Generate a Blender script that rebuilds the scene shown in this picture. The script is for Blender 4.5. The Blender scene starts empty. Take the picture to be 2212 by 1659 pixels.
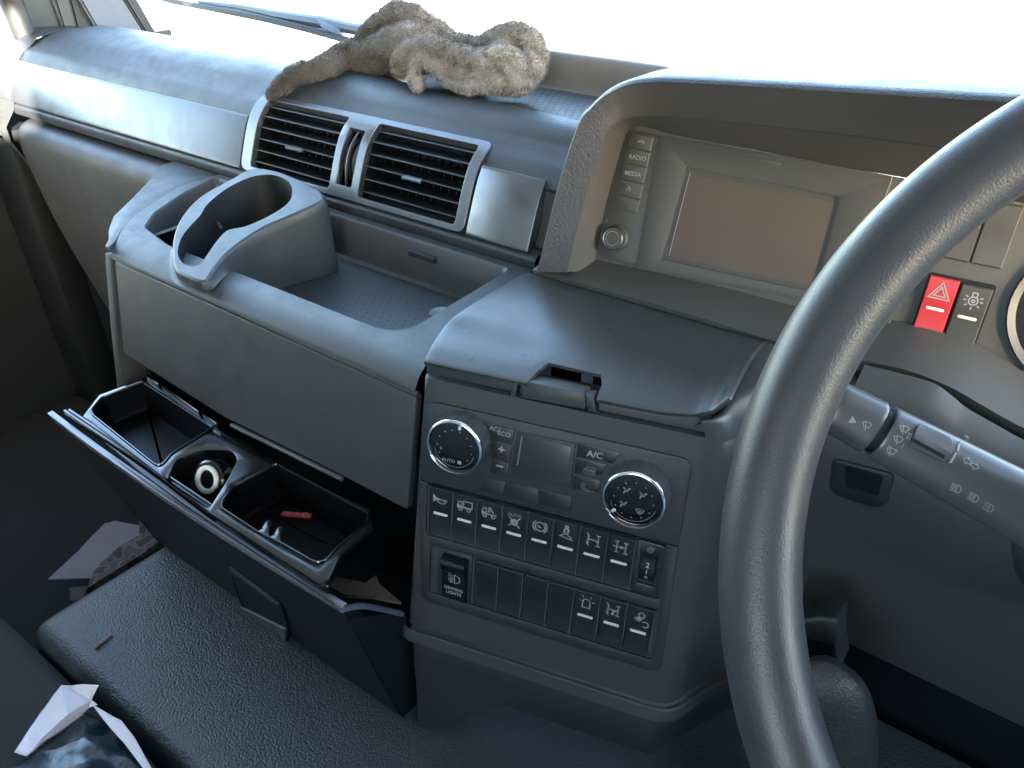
import bpy, bmesh, math, random
import numpy as np
from math import sin, cos, pi, radians, sqrt
from mathutils import Matrix, Vector, noise
random.seed(4)
S = bpy.context.scene
COL = S.collection

# ------------------------------------------------------------------ camera
CAM_YAW, CAM_PIT = radians(35.8), radians(33.6)      # looking left of straight ahead, and down
FPX, CXP, CYP = 1660.0, 1106.0, 829.5                # focal length and centre, in units of a 2212 px wide picture
cam_d = bpy.data.cameras.new("camera")
cam_d.sensor_width = 36.0
cam_d.lens = 36.0 * FPX / 2212.0
cam_d.clip_start = 0.02
cam_d.clip_end = 2000
cam = bpy.data.objects.new("camera", cam_d)
COL.objects.link(cam)
cam.location = (0, 0, 0)
cam.rotation_euler = (pi / 2 - CAM_PIT, 0, CAM_YAW)
S.camera = cam

# ------------------------------------------------------------------ world, sun, exposure
SUN_EL, SUN_AZ = radians(14), radians(125)           # azimuth clockwise from +Y (straight ahead): low sun on the right
W = bpy.data.worlds.new("World")
S.world = W
W.use_nodes = True
wn = W.node_tree.nodes
bg = wn["Background"]
sky = wn.new("ShaderNodeTexSky")
sky.sky_type = 'NISHITA'
sky.sun_disc = False
sky.sun_elevation = SUN_EL
sky.sun_rotation = SUN_AZ
sky.air_density = 1.0
sky.dust_density = 1.6
W.node_tree.links.new(sky.outputs[0], bg.inputs[0])
bg.inputs[1].default_value = 0.15
sun_d = bpy.data.lights.new("sun", 'SUN')
sun_d.energy = 5.0
sun_d.angle = radians(0.5)
sun_d.color = (1.0, 0.92, 0.80)
sun = bpy.data.objects.new("sun", sun_d)
COL.objects.link(sun)
sd = Vector((sin(SUN_AZ) * cos(SUN_EL), cos(SUN_AZ) * cos(SUN_EL), sin(SUN_EL)))
sun.rotation_euler = sd.to_track_quat('Z', 'Y').to_euler()
S.view_settings.view_transform = 'Standard'
S.view_settings.look = 'None'
S.view_settings.gamma = 1.0
S.view_settings.use_curve_mapping = False
S.view_settings.exposure = 4.45
S.cycles.use_denoising = True
S.cycles.max_bounces = 10
S.cycles.sample_clamp_indirect = 8

# ------------------------------------------------------------------ geometry helpers
Fv = np.array([-sin(CAM_YAW) * cos(CAM_PIT), cos(CAM_YAW) * cos(CAM_PIT), -sin(CAM_PIT)])
Rv = np.array([cos(CAM_YAW), sin(CAM_YAW), 0.0])
Uv = np.cross(Rv, Fv)

def ray(u, v):
    return Fv + Rv * (u - CXP) / FPX - Uv * (v - CYP) / FPX
def onx(u, v, x):
    d = ray(u, v); return d * (x / d[0])
def ony(u, v, y):
    d = ray(u, v); return d * (y / d[1])
def onz(u, v, z):
    d = ray(u, v); return d * (z / d[2])
def nrm(yw, t):
    a, b = radians(yw), radians(t)
    return np.array([sin(a) * cos(b), -cos(a) * cos(b), sin(b)])

class Fr:
    """a plane in space with its own right / up / outward axes"""
    def __init__(s, q, n, e1=None):
        s.q = np.array(q, float); s.n = np.array(n, float) / np.linalg.norm(n)
        if e1 is None:
            e1 = np.cross([0, 0, 1.0], s.n)
        e1 = np.array(e1, float); e1 = e1 - s.n * (e1 @ s.n)
        s.e1 = e1 / np.linalg.norm(e1); s.e2 = np.cross(s.n, s.e1)
        s.M = Matrix(((s.e1[0], s.e2[0], s.n[0], s.q[0]), (s.e1[1], s.e2[1], s.n[1], s.q[1]),
                      (s.e1[2], s.e2[2], s.n[2], s.q[2]), (0, 0, 0, 1)))
    def hit(s, u, v, off=0.0):
        d = ray(u, v); return d * (((s.q + s.n * off) @ s.n) / (d @ s.n))
    def l(s, u, v, off=0.0):
        p = s.hit(u, v, off) - s.q; return (float(p @ s.e1), float(p @ s.e2))
    def ls(s, pts, off=0.0):
        return [s.l(u, v, off) for u, v in pts]
    def w(s, a, b, c=0.0):
        return s.q + s.e1 * a + s.e2 * b + s.n * c
    def moved(s, a, b, c=0.0):
        return Fr(s.w(a, b, c), s.n, s.e1)

def T(x, y, z):
    return Matrix.Translation((x, y, z))

def round_poly(pts, r, seg=5):
    """polygon with rounded corners; r a number or one per corner"""
    out = []; n = len(pts)
    rs = r if isinstance(r, (list, tuple)) else [r] * n
    for i in range(n):
        p0 = Vector(pts[i - 1]); p = Vector(pts[i]); p1 = Vector(pts[(i + 1) % n])
        a = (p0 - p); b = (p1 - p); la, lb = a.length, b.length
        if rs[i] <= 0 or la < 1e-7 or lb < 1e-7:
            out.append((p.x, p.y)); continue
        a /= la; b /= lb
        ang = math.acos(max(-1, min(1, a.dot(b))))
        if ang > pi - 0.05:
            out.append((p.x, p.y)); continue
        d = min(rs[i] / math.tan(ang / 2), la * 0.48, lb * 0.48)
        s = p + a * d; e = p + b * d
        for k in range(seg + 1):
            t = k / seg
            q = s * (1 - t) ** 2 + p * 2 * t * (1 - t) + e * t ** 2
            out.append((q.x, q.y))
    return out

def rect(cx, cy, w, h, r=0.0, seg=4):
    p = [(cx - w / 2, cy - h / 2), (cx + w / 2, cy - h / 2), (cx + w / 2, cy + h / 2), (cx - w / 2, cy + h / 2)]
    return round_poly(p, r, seg) if r > 0 else p

def circ(cx, cy, r, n=32, ry=None):
    ry = ry or r
    return [(cx + r * cos(2 * pi * i / n), cy + ry * sin(2 * pi * i / n)) for i in range(n)]

def catmull(pts, n=8, closed=False):
    P = [np.array(p, float) for p in pts]; m = len(P); out = []
    rng = range(m) if closed else range(m - 1)
    for i in rng:
        p0 = P[(i - 1) % m] if closed or i > 0 else P[0]
        p1 = P[i]; p2 = P[(i + 1) % m]
        p3 = P[(i + 2) % m] if closed or i + 2 < m else P[-1]
        for k in range(n):
            t = k / n
            out.append(0.5 * ((2 * p1) + (-p0 + p2) * t + (2 * p0 - 5 * p1 + 4 * p2 - p3) * t * t + (-p0 + 3 * p1 - 3 * p2 + p3) * t ** 3))
    if not closed: out.append(P[-1])
    return out

def bm_new(): return bmesh.new()

def area2(p):
    return sum(p[i - 1][0] * p[i][1] - p[i][0] * p[i - 1][1] for i in range(len(p))) / 2

def add_plate(bm, loops, top, depth, bev=0.0, seg=2):
    """solid slab: outline loops (first outer, rest holes) in xy, front face at z=top"""
    b = bmesh.new()
    rims = []
    for li, lp in enumerate(loops):
        if (area2(lp) > 0) != (li == 0): lp = lp[::-1]
        vs = [b.verts.new((x, y, top)) for x, y in lp]
        rims += [b.edges.new((vs[i - 1], vs[i])) for i in range(len(vs))]
    if len(loops) == 1:
        b.faces.new(list(b.verts))
    else:
        bmesh.ops.triangle_fill(b, edges=rims, use_dissolve=True, use_beauty=True, normal=(0, 0, 1))
    bmesh.ops.recalc_face_normals(b, faces=b.faces)
    if b.faces and sum(f.normal.z * f.calc_area() for f in b.faces) < 0:
        bmesh.ops.reverse_faces(b, faces=b.faces)
    fr = list(b.faces)
    ret = bmesh.ops.extrude_face_region(b, geom=fr)      # the new faces become the front
    nv = [g for g in ret['geom'] if isinstance(g, bmesh.types.BMVert)]
    for v in b.verts:
        v.co.z = top - depth
    for v in nv: v.co.z = top
    b.normal_update()
    bmesh.ops.recalc_face_normals(b, faces=b.faces)
    if bev > 0:
        ed = [e for e in b.edges if all(abs(v.co.z - top) < 1e-7 for v in e.verts) and len(e.link_faces) == 2
              and any(abs(f.normal.z) < 0.5 for f in e.link_faces)]
        bmesh.ops.bevel(b, geom=ed, offset=bev, segments=seg, profile=0.5, affect='EDGES', clamp_overlap=True)
    append(bm, b)

def append(bm, b, M=None):
    me = bpy.data.meshes.new("tmp"); b.to_mesh(me); b.free()
    if M is not None: me.transform(M)
    bm.from_mesh(me); bpy.data.meshes.remove(me)

def plate(loops, top, depth, bev=0.0, seg=2):
    bm = bm_new(); add_plate(bm, loops, top, depth, bev, seg); return bm

def add_box(bm, x0, x1, y0, y1, z0, z1, bev=0.0, seg=2, M=None):
    b = bmesh.new()
    bmesh.ops.create_cube(b, size=1)
    for v in b.verts:
        v.co = Vector(((x0 + x1) / 2 + v.co.x * (x1 - x0), (y0 + y1) / 2 + v.co.y * (y1 - y0), (z0 + z1) / 2 + v.co.z * (z1 - z0)))
    if bev: bmesh.ops.bevel(b, geom=list(b.edges), offset=bev, segments=seg, profile=0.5, affect='EDGES')
    append(bm, b, M)

def add_grid(bm, rows, close_u=False, close_v=False):
    """rows of 3-D points -> quad sheet"""
    V = [[bm.verts.new(tuple(p)) for p in r] for r in rows]
    nr, nc = len(V), len(V[0])
    for i in range(nr if close_v else nr - 1):
        for j in range(nc if close_u else nc - 1):
            a, b, c, d = V[i][j], V[i][(j + 1) % nc], V[(i + 1) % nr][(j + 1) % nc], V[(i + 1) % nr][j]
            try: bm.faces.new((a, b, c, d))
            except ValueError: pass
    return V

def add_tube(bm, path, r, n=12, cap=True, closed=False, squash=None):
    P = [Vector(tuple(p)) for p in path]; m = len(P)
    rr = r if isinstance(r, (list, tuple, np.ndarray)) else [r] * m
    up = Vector((0, 0, 1)); rows = []
    tan = []
    for i in range(m):
        a = P[i - 1] if (i > 0 or closed) else P[i]; b = P[(i + 1) % m] if (i < m - 1 or closed) else P[i]
        tan.append((b - a).normalized())
    nn = tan[0].cross(up)
    if nn.length < 1e-3: nn = tan[0].cross(Vector((0, 1, 0)))
    nn.normalize()
    for i in range(m):
        nn = (nn - tan[i] * nn.dot(tan[i])).normalized(); bb = tan[i].cross(nn)
        rows.append([P[i] + (nn * cos(2 * pi * k / n) + bb * sin(2 * pi * k / n)) * rr[i] for k in range(n)])
    V = add_grid(bm, rows, close_u=True, close_v=closed)
    if cap and not closed:
        bm.faces.new(V[0]); bm.faces.new(V[-1][::-1])

def add_lathe(bm, prof, n=48, M=None):
    """prof: (radius, z) list, around z"""
    b = bmesh.new()
    rows = [[(r * cos(2 * pi * k / n), r * sin(2 * pi * k / n), z) for k in range(n)] for r, z in prof]
    V = add_grid(b, rows, close_u=True)
    for row, rv in ((V[0], True), (V[-1], False)):
        try: b.faces.new(row[::-1] if rv else row)
        except ValueError: pass
    bmesh.ops.recalc_face_normals(b, faces=b.faces)
    append(bm, b, M)

def add_strokes(bm, strokes, w, z=0.0, closed_eps=1e-6):
    """flat ribbons with round-ish joints, for printed symbols"""
    for st in strokes:
        ww = w
        P = [Vector(p) for p in st]
        closed = (P[0] - P[-1]).length < closed_eps and len(P) > 2
        if closed: P = P[:-1]
        n = len(P); L = []; Rr = []
        for i in range(n):
            if closed or 0 < i < n - 1:
                a = (P[i] - P[i - 1]).normalized(); b = (P[(i + 1) % n] - P[i]).normalized()
                na = Vector((-a.y, a.x)); nb = Vector((-b.y, b.x)); m = na + nb
                if m.length < 1e-3: m = na
                m.normalize(); k = 1 / max(0.45, m.dot(na))
                o = m * ww / 2 * k
            elif i == 0:
                a = (P[1] - P[0]).normalized(); o = Vector((-a.y, a.x)) * ww / 2
            else:
                a = (P[-1] - P[-2]).normalized(); o = Vector((-a.y, a.x)) * ww / 2
            L.append(bm.verts.new((P[i].x + o.x, P[i].y + o.y, z))); Rr.append(bm.verts.new((P[i].x - o.x, P[i].y - o.y, z)))
        for i in range(n if closed else n - 1):
            j = (i + 1) % n
            bm.faces.new((Rr[i], Rr[j], L[j], L[i]))

def add_poly(bm, pts, z=0.0):
    if area2(pts) < 0: pts = pts[::-1]
    bm.faces.new([bm.verts.new((x, y, z)) for x, y in pts])

def add_text(bm, txt, size, cx, cy, z=0.0, rot=0.0, bold=0.0, sx=1.0, align='CENTER'):
    cu = bpy.data.curves.new("t", 'FONT'); cu.body = txt; cu.size = size
    cu.align_x = align; cu.align_y = 'CENTER'; cu.offset = bold; cu.resolution_u = 3
    o = bpy.data.objects.new("t", cu); COL.objects.link(o)
    dg = bpy.context.evaluated_depsgraph_get(); dg.update()
    me = bpy.data.meshes.new_from_object(o.evaluated_get(dg))
    bpy.data.objects.remove(o); bpy.data.curves.remove(cu)
    me.transform(T(cx, cy, z) @ Matrix.Rotation(rot, 4, 'Z') @ Matrix.Diagonal((sx, 1, 1, 1)))
    bm.from_mesh(me); bpy.data.meshes.remove(me)

def arc(cx, cy, r, a0, a1, n=14, ry=None):
    ry = ry or r
    return [(cx + r * cos(radians(a0 + (a1 - a0) * i / n)), cy + ry * sin(radians(a0 + (a1 - a0) * i / n))) for i in range(n + 1)]

# ------------------------------------------------------------------ objects
def link(name, bm, m, parent=None, world=False, smooth=35):
    """ONE mesh object; world=True: the points are in world space and are brought into the parent's frame"""
    me = bpy.data.meshes.new(name)
    bm.to_mesh(me); bm.free()
    if world and parent is not None:
        M = parent.matrix_world.copy()
        p = parent
        me.transform(M.inverted())
    if smooth:
        me.shade_smooth(); me.set_sharp_from_angle(angle=radians(smooth))
    o = bpy.data.objects.new(name, me)
    COL.objects.link(o)
    if m: me.materials.append(m)
    if parent: o.parent = parent
    bpy.context.view_layer.update()
    return o

def tag(o, label=None, cat=None, group=None, kind=None):
    if label: o['label'] = label
    if cat: o['category'] = cat
    if group: o['group'] = group
    if kind: o['kind'] = kind
    return o

def thing(name, label, cat, at, group=None):
    o = bpy.data.objects.new(name, None); o.empty_display_size = 0.02
    COL.objects.link(o)
    o.matrix_world = at.M if isinstance(at, Fr) else T(*at)
    bpy.context.view_layer.update()
    return tag(o, label, cat, group)

def mod(o, kind, **k):
    m = o.modifiers.new(kind.lower(), kind)
    for a, b in k.items(): setattr(m, a, b)
    return m

# ------------------------------------------------------------------ materials
def mat(name, col, rough=0.5, metal=0.0, spec=0.5, grain=None, bump=0.3, dist=0.0004, vary=0.0, dust=0.0, coat=0.0, rvary=0.0, grain2=None, sheen=0.0):
    """grain = (kind, scale): surface relief in object space (scale in cells per metre)"""
    m = bpy.data.materials.new(name); m.use_nodes = True
    nt = m.node_tree; N = nt.nodes; L = nt.links; P = N["Principled BSDF"]
    P.inputs["Base Color"].default_value = (*col, 1); P.inputs["Roughness"].default_value = rough
    P.inputs["Metallic"].default_value = metal; P.inputs["Specular IOR Level"].default_value = spec
    P.inputs["Coat Weight"].default_value = coat; P.inputs["Coat Roughness"].default_value = 0.08
    P.inputs["Sheen Weight"].default_value = sheen
    tc = N.new("ShaderNodeTexCoord")
    def nz(scale, detail=3, rough_=0.6):
        t = N.new("ShaderNodeTexNoise"); t.inputs["Scale"].default_value = scale; t.inputs["Detail"].default_value = detail
        t.inputs["Roughness"].default_value = rough_; L.new(tc.outputs["Object"], t.inputs["Vector"]); return t
    def math_(op, a, b):
        n = N.new("ShaderNodeMath"); n.operation = op
        for i, x in enumerate((a, b)):
            if isinstance(x, (int, float)): n.inputs[i].default_value = x
            else: L.new(x, n.inputs[i])
        return n.outputs[0]
    base = None
    if vary > 0:
        t = nz(22, 4)
        mr = N.new("ShaderNodeMapRange"); mr.inputs[1].default_value = 0.3; mr.inputs[2].default_value = 0.7
        mr.inputs[3].default_value = 1 - vary; mr.inputs[4].default_value = 1 + vary
        L.new(t.outputs[0], mr.inputs[0])
        mx = N.new("ShaderNodeMix"); mx.data_type = 'RGBA'; mx.blend_type = 'MULTIPLY'; mx.inputs[0].default_value = 1
        mx.inputs[6].default_value = (*col, 1); L.new(mr.outputs[0], mx.inputs[7]); base = mx.outputs[2]
    if dust > 0:
        t = nz(900, 2, 0.5); t2 = nz(14, 5, 0.65)
        a = math_('MULTIPLY', math_('GREATER_THAN', t.outputs[0], 0.70), 0.75)
        r2 = N.new("ShaderNodeMapRange"); r2.inputs[1].default_value = 0.42; r2.inputs[2].default_value = 0.75
        r2.inputs[3].default_value = 0; r2.inputs[4].default_value = 0.22 * dust; L.new(t2.outputs[0], r2.inputs[0])
        fac = math_('MINIMUM', math_('ADD', math_('MULTIPLY', a, dust), r2.outputs[0]), 1.0)
        mx = N.new("ShaderNodeMix"); mx.data_type = 'RGBA'; L.new(fac, mx.inputs[0])
        if base is None: mx.inputs[6].default_value = (*col, 1)
        else: L.new(base, mx.inputs[6])
        mx.inputs[7].default_value = (0.11, 0.105, 0.095, 1); base = mx.outputs[2]
    if base is not None: L.new(base, P.inputs["Base Color"])
    if rvary > 0:
        t = nz(35, 5, 0.65); mr = N.new("ShaderNodeMapRange"); mr.inputs[1].default_value = 0.3; mr.inputs[2].default_value = 0.7
        mr.inputs[3].default_value = max(0.02, rough - rvary); mr.inputs[4].default_value = min(1, rough + rvary)
        L.new(t.outputs[0], mr.inputs[0]); L.new(mr.outputs[0], P.inputs["Roughness"])
    if grain:
        kind, sc = grain
        if kind == 'leather':
            v = N.new("ShaderNodeTexVoronoi"); v.inputs["Scale"].default_value = sc; v.feature = 'F1'
            nz_ = nz(sc * 0.5, 2); mv = N.new("ShaderNodeMix"); mv.data_type = 'VECTOR'
            mv.inputs[0].default_value = 0.35 / sc
            L.new(tc.outputs["Object"], mv.inputs[4]); L.new(nz_.outputs["Color"], mv.inputs[5]); L.new(mv.outputs[1], v.inputs["Vector"])
            h = math_('MULTIPLY', math_('POWER', v.outputs["Distance"], 1.5), -1.0)
        else:
            h = nz(sc, 2).outputs[0]
        b = N.new("ShaderNodeBump"); b.inputs["Strength"].default_value = bump; b.inputs["Distance"].default_value = dist
        L.new(h, b.inputs["Height"]); L.new(b.outputs[0], P.inputs["Normal"])
    return m

M = {}
M['pad'] = mat("dash_pad_plastic", (0.024, 0.0275, 0.031), 0.45, spec=0.38, grain=('leather', 700), bump=0.6, dist=0.0006, vary=0.09, dust=0.3, rvary=0.08)
M['plas'] = mat("grey_moulded_plastic", (0.034, 0.037, 0.0375), 0.46, spec=0.36, grain=('noise', 1800), bump=0.35, dist=0.0004, vary=0.09, dust=0.45, rvary=0.09)
M['lidp'] = mat("lid_plastic", (0.032, 0.035, 0.037), 0.34, grain=('noise', 1800), bump=0.3, dist=0.0004, vary=0.09, dust=0.45, rvary=0.08)
M['dark'] = mat("dark_plastic", (0.012, 0.0155, 0.018), 0.5, grain=('noise', 1500), bump=0.2, dist=0.0003, vary=0.06, dust=0.12)  # bluish veil of lens flare put into this base and the black plastic's
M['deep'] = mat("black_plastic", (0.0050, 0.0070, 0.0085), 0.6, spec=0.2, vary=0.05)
M['bezel'] = mat("switch_bezel_plastic", (0.012, 0.0165, 0.019), 0.55, grain=('noise', 2500), bump=0.2, dist=0.0002, dust=0.15)
M['key'] = mat("switch_cap_plastic", (0.0095, 0.0135, 0.0155), 0.42, grain=('noise', 2600), bump=0.2, dist=0.0002, dust=0.15)
M['gloss'] = mat("glossy_black_plastic", (0.004, 0.0045, 0.005), 0.16, spec=0.6, rvary=0.06, dust=0.06)
M['binm'] = mat("black_bin_plastic", (0.0016, 0.002, 0.0026), 0.42, spec=0.12, dust=0.05)
M['lipm'] = mat("satin_lip_plastic", (0.08, 0.088, 0.10), 0.25, spec=0.8, vary=0.05)
M['cupm'] = mat("charcoal_cup_plastic", (0.020, 0.0235, 0.027), 0.44, spec=0.42, grain=('noise', 1800), bump=0.3, dist=0.0003, vary=0.08, dust=0.3, rvary=0.07)
M['silver'] = mat("silver_paint", (0.145, 0.152, 0.16), 0.36, metal=0.8, grain=('noise', 1300), bump=0.12, dist=0.0002, vary=0.05, rvary=0.08)
M['chrome'] = mat("chrome", (0.8, 0.8, 0.8), 0.08, metal=1.0)
M['hood'] = mat("hood_grained_vinyl", (0.062, 0.061, 0.067), 0.55, grain=('leather', 420), bump=0.7, dist=0.0010, vary=0.05)
M['hoodin'] = mat("hood_inner_plastic", (0.070, 0.070, 0.070), 0.6, grain=('leather', 900), bump=0.3, dist=0.0005, vary=0.05)  # this, instrument and screen bases lightened in place of veiling glare
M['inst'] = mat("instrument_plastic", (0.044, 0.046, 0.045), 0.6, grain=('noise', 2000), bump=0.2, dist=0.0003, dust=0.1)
M['instkey'] = mat("instrument_key_plastic", (0.032, 0.034, 0.033), 0.55, dust=0.1)
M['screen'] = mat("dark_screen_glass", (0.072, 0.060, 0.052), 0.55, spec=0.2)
M['lcd'] = mat("lcd_glass", (0.028, 0.034, 0.032), 0.3)
M['ink'] = mat("printed_white", (0.23, 0.24, 0.225), 0.6)
M['inkdim'] = mat("printed_grey", (0.14, 0.145, 0.135), 0.6)
M['bar'] = mat("indicator_lens", (0.52, 0.54, 0.49), 0.45)
M['red'] = mat("red_plastic", (0.38, 0.022, 0.030), 0.42, dust=0.1)
M['wheel'] = mat("wheel_grip", (0.024, 0.025, 0.028), 0.43, grain=('leather', 900), bump=0.32, dist=0.00026, vary=0.08, rvary=0.05)
M['stalk'] = mat("stalk_plastic", (0.055, 0.057, 0.062), 0.34, grain=('noise', 2500), bump=0.12, dist=0.0002)
M['vinyl'] = mat("tunnel_vinyl", (0.025, 0.034, 0.039), 0.44, grain=('leather', 400), bump=0.8, dist=0.0010, vary=0.10, dust=0.35)
M['vinyld'] = mat("engine_cover_vinyl", (0.012, 0.014, 0.015), 0.5, grain=('leather', 420), bump=0.6, dist=0.0008, vary=0.2, dust=0.3)
M['fabric'] = mat("seat_fabric", (0.010, 0.011, 0.013), 0.95, grain=('noise', 900), bump=0.6, dist=0.0008, vary=0.2, dust=0.12, sheen=0.0)
M['carpet'] = mat("floor_carpet", (0.0025, 0.004, 0.0055), 0.95, grain=('noise', 500), bump=0.8, dist=0.002, vary=0.3)
M['coin'] = mat("coin_metal", (0.20, 0.195, 0.18), 0.45, metal=0.8, grain=('noise', 600), bump=0.3, dist=0.0003)
M['paper'] = mat("white_paper", (0.50, 0.50, 0.54), 0.75, grain=('noise', 60), bump=0.4, dist=0.002, vary=0.04)
M['tissue'] = mat("grey_paper", (0.13, 0.12, 0.135), 0.8, grain=('noise', 60), bump=0.5, dist=0.003, vary=0.08)
M['bag'] = mat("dark_plastic_film", (0.012, 0.026, 0.034), 0.30, spec=0.6, grain=('noise', 70), bump=0.5, dist=0.002, vary=0.2)
M['ground'] = mat("pale_ground", (0.46, 0.45, 0.42), 0.9, vary=0.1)
M['trimw'] = mat("cab_lining", (0.30, 0.325, 0.35), 0.85)
M['rubber'] = mat("black_rubber", (0.012, 0.013, 0.014), 0.6, vary=0.1)
M['wiperm'] = mat("wiper_metal", (0.045, 0.052, 0.06), 0.4, vary=0.15)
M['bluep'] = mat("grey_blue_plastic", (0.065, 0.082, 0.115), 0.5, vary=0.05)
M['brown'] = mat("brown_leaf_litter", (0.030, 0.023, 0.018), 0.85, grain=('noise', 200), bump=0.6, dist=0.002, vary=0.3)

def camo():
    m = mat("camouflage_cloth", (0.1, 0.09, 0.09), 0.9); nt = m.node_tree; N = nt.nodes; L = nt.links
    tc = N.new("ShaderNodeTexCoord"); t = N.new("ShaderNodeTexNoise"); t.inputs["Scale"].default_value = 55; t.inputs["Detail"].default_value = 1
    L.new(tc.outputs["Object"], t.inputs["Vector"])
    r = N.new("ShaderNodeValToRGB"); r.color_ramp.interpolation = 'CONSTANT'
    e = r.color_ramp.elements; e[0].color = (0.03, 0.023, 0.024, 1); e[1].position = 0.46; e[1].color = (0.085, 0.068, 0.066, 1)
    k = e.new(0.56); k.color = (0.05, 0.04, 0.04, 1)
    L.new(t.outputs[0], r.inputs[0]); L.new(r.outputs[0], N["Principled BSDF"].inputs["Base Color"]); return m
M['camo'] = camo()

def glass_mat():
    m = bpy.data.materials.new("windscreen_glass"); m.use_nodes = True; nt = m.node_tree; N = nt.nodes; L = nt.links
    N.remove(N["Principled BSDF"])
    tr = N.new("ShaderNodeBsdfTransparent"); tr.inputs[0].default_value = (0.93, 0.96, 0.95, 1)
    gl = N.new("ShaderNodeBsdfGlossy"); gl.inputs["Roughness"].default_value = 0.02
    fr = N.new("ShaderNodeFresnel"); fr.inputs[0].default_value = 1.25
    mx = N.new("ShaderNodeMixShader"); L.new(fr.outputs[0], mx.inputs[0]); L.new(tr.outputs[0], mx.inputs[1]); L.new(gl.outputs[0], mx.inputs[2])
    L.new(mx.outputs[0], N["Material Output"].inputs[0]); return m
M['glass'] = glass_mat()

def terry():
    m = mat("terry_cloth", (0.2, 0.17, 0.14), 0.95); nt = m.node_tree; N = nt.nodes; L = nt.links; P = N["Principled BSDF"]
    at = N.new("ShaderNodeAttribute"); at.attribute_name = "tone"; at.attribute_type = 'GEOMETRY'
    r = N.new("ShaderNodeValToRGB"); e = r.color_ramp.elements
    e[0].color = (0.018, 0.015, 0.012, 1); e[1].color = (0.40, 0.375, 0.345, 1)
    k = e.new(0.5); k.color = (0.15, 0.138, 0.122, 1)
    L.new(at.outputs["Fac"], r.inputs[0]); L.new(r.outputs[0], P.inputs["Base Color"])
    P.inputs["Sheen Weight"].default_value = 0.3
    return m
M['terry'] = terry()

# ================================================================== SETTING
ZG = -2.45
bm = bm_new(); add_grid(bm, [[(-400, -400, ZG), (400, -400, ZG)], [(-400, 400, ZG), (400, 400, ZG)]])
tag(link('ground', bm, M['ground']), kind='structure')
bm = bm_new(); add_box(bm, -1.72, 0.72, -1.1, 1.1, -1.42, -1.36)
tag(link('floor', bm, M['carpet']), kind='structure')
bm = bm_new(); add_box(bm, -1.72, 0.72, -1.12, 0.86, 0.50, 0.56)
tag(link('ceiling', bm, M['trimw']), kind='structure')
bm = bm_new(); add_box(bm, -1.72, 0.72, -1.12, -1.08, -1.36, -0.15); add_box(bm, -1.72, -0.2, -1.12, -1.08, -0.15, 0.50); add_box(bm, 0.5, 0.72, -1.12, -1.08, -0.15, 0.50); add_box(bm, -0.2, 0.5, -1.12, -1.08, 0.40, 0.50)
tag(link('wall_back', bm, M['trimw']), kind='structure')

def door(name, x0, x1, ztop, ys, label):
    t = thing(name, label, 'cab door', (0.5 * (x0 + x1), 0, -1.3))
    bm = bm_new(); add_box(bm, x0, x1, -1.08, 1.05, -1.38, ztop)
    link('door_panel', bm, M['trimw'] if x0 > 0 else M['dark'], t, world=True)
    if x0 > 0:
        bm = bm_new(); add_box(bm, x0, x1, -1.08, -0.88, -0.25, 0.285)  # unseen filler added below the rear slit to trim the incoming sun
        link('door_frame_or_blocker', bm, M['dark'], t, world=True)
    for y0, y1 in ys:  # driver side: solid part sized to keep the sun off most of the dash
        bm = bm_new(); add_box(bm, x0, x1, y0, y1, ztop, 0.50)
        link('door_frame_or_blocker', bm, M['dark'], t, world=True)
    return t
door('cab_door', -1.72, -1.68, -0.285, [(-1.08, -0.35)], "passenger side cab door beyond the far end of the dashboard")
door('cab_door', 0.68, 0.72, -0.25, [(-0.88, 0.22)], "unseen driver side cab door right of the steering wheel, openings shaped to limit the sun")

# windscreen
bm = bm_new(); add_grid(bm, [[(-1.62, 1.10, -0.42), (0.68, 1.10, -0.42)], [(-1.62, 0.88, 0.50), (0.68, 0.88, 0.50)]])
o = link('windscreen', bm, M['glass'])
tag(o, "large clear windscreen above the dashboard, white daylight behind it", 'windscreen')
bm = bm_new(); add_box(bm, -1.72, 0.72, 1.02, 1.10, -1.36, -0.42)
tag(link('wall_front', bm, M['deep']), kind='structure')

# ================================================================== DASHBOARD
dash = thing('dashboard', "dark moulded truck dashboard with silver strip running to the left door", 'dashboard', (-0.6, 0.62, -0.36))
TP = [(.6300, -.3390), (.6385, -.3180), (.6500, -.2920), (.6600, -.2745), (.6720, -.2620), (.6880, -.2535)]
TPs = catmull(TP, 6)
TPl = [0.0]
for i in range(1, len(TPs)): TPl.append(TPl[-1] + float(np.linalg.norm(TPs[i] - TPs[i - 1])))
SL = TPl[-1]
def trim_pt(x, s, n=0.0):
    i = 0
    while i < len(TPl) - 2 and TPl[i + 1] < s: i += 1
    a, b = TPs[i], TPs[i + 1]; u = (s - TPl[i]) / (TPl[i + 1] - TPl[i])
    def tg(k):
        k0, k1 = max(0, k - 1), min(len(TPs) - 1, k + 1); v = TPs[k1] - TPs[k0]; return v / np.linalg.norm(v)
    t = tg(i) * (1 - min(1, max(0, u))) + tg(i + 1) * min(1, max(0, u)); t /= np.linalg.norm(t)
    p = a + (b - a) * u
    return (x, p[0] - t[1] * n, p[1] + t[0] * n)
def trim_l(u, v):
    d = ray(u, v); best = None
    for i in range(len(TPs) - 1):
        a, b = TPs[i], TPs[i + 1]; e = b - a
        A = np.array([[d[1], -e[0]], [d[2], -e[1]]]); k, w = np.linalg.solve(A, a)
        lo = -50 if i == 0 else 0; hi = 50 if i == len(TPs) - 2 else 1
        if lo <= w <= hi:
            c = (k * d[0], TPl[i] + w * (TPl[i + 1] - TPl[i]))
            if 0 <= w <= 1: return c
            best = best or c
    return best
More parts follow.
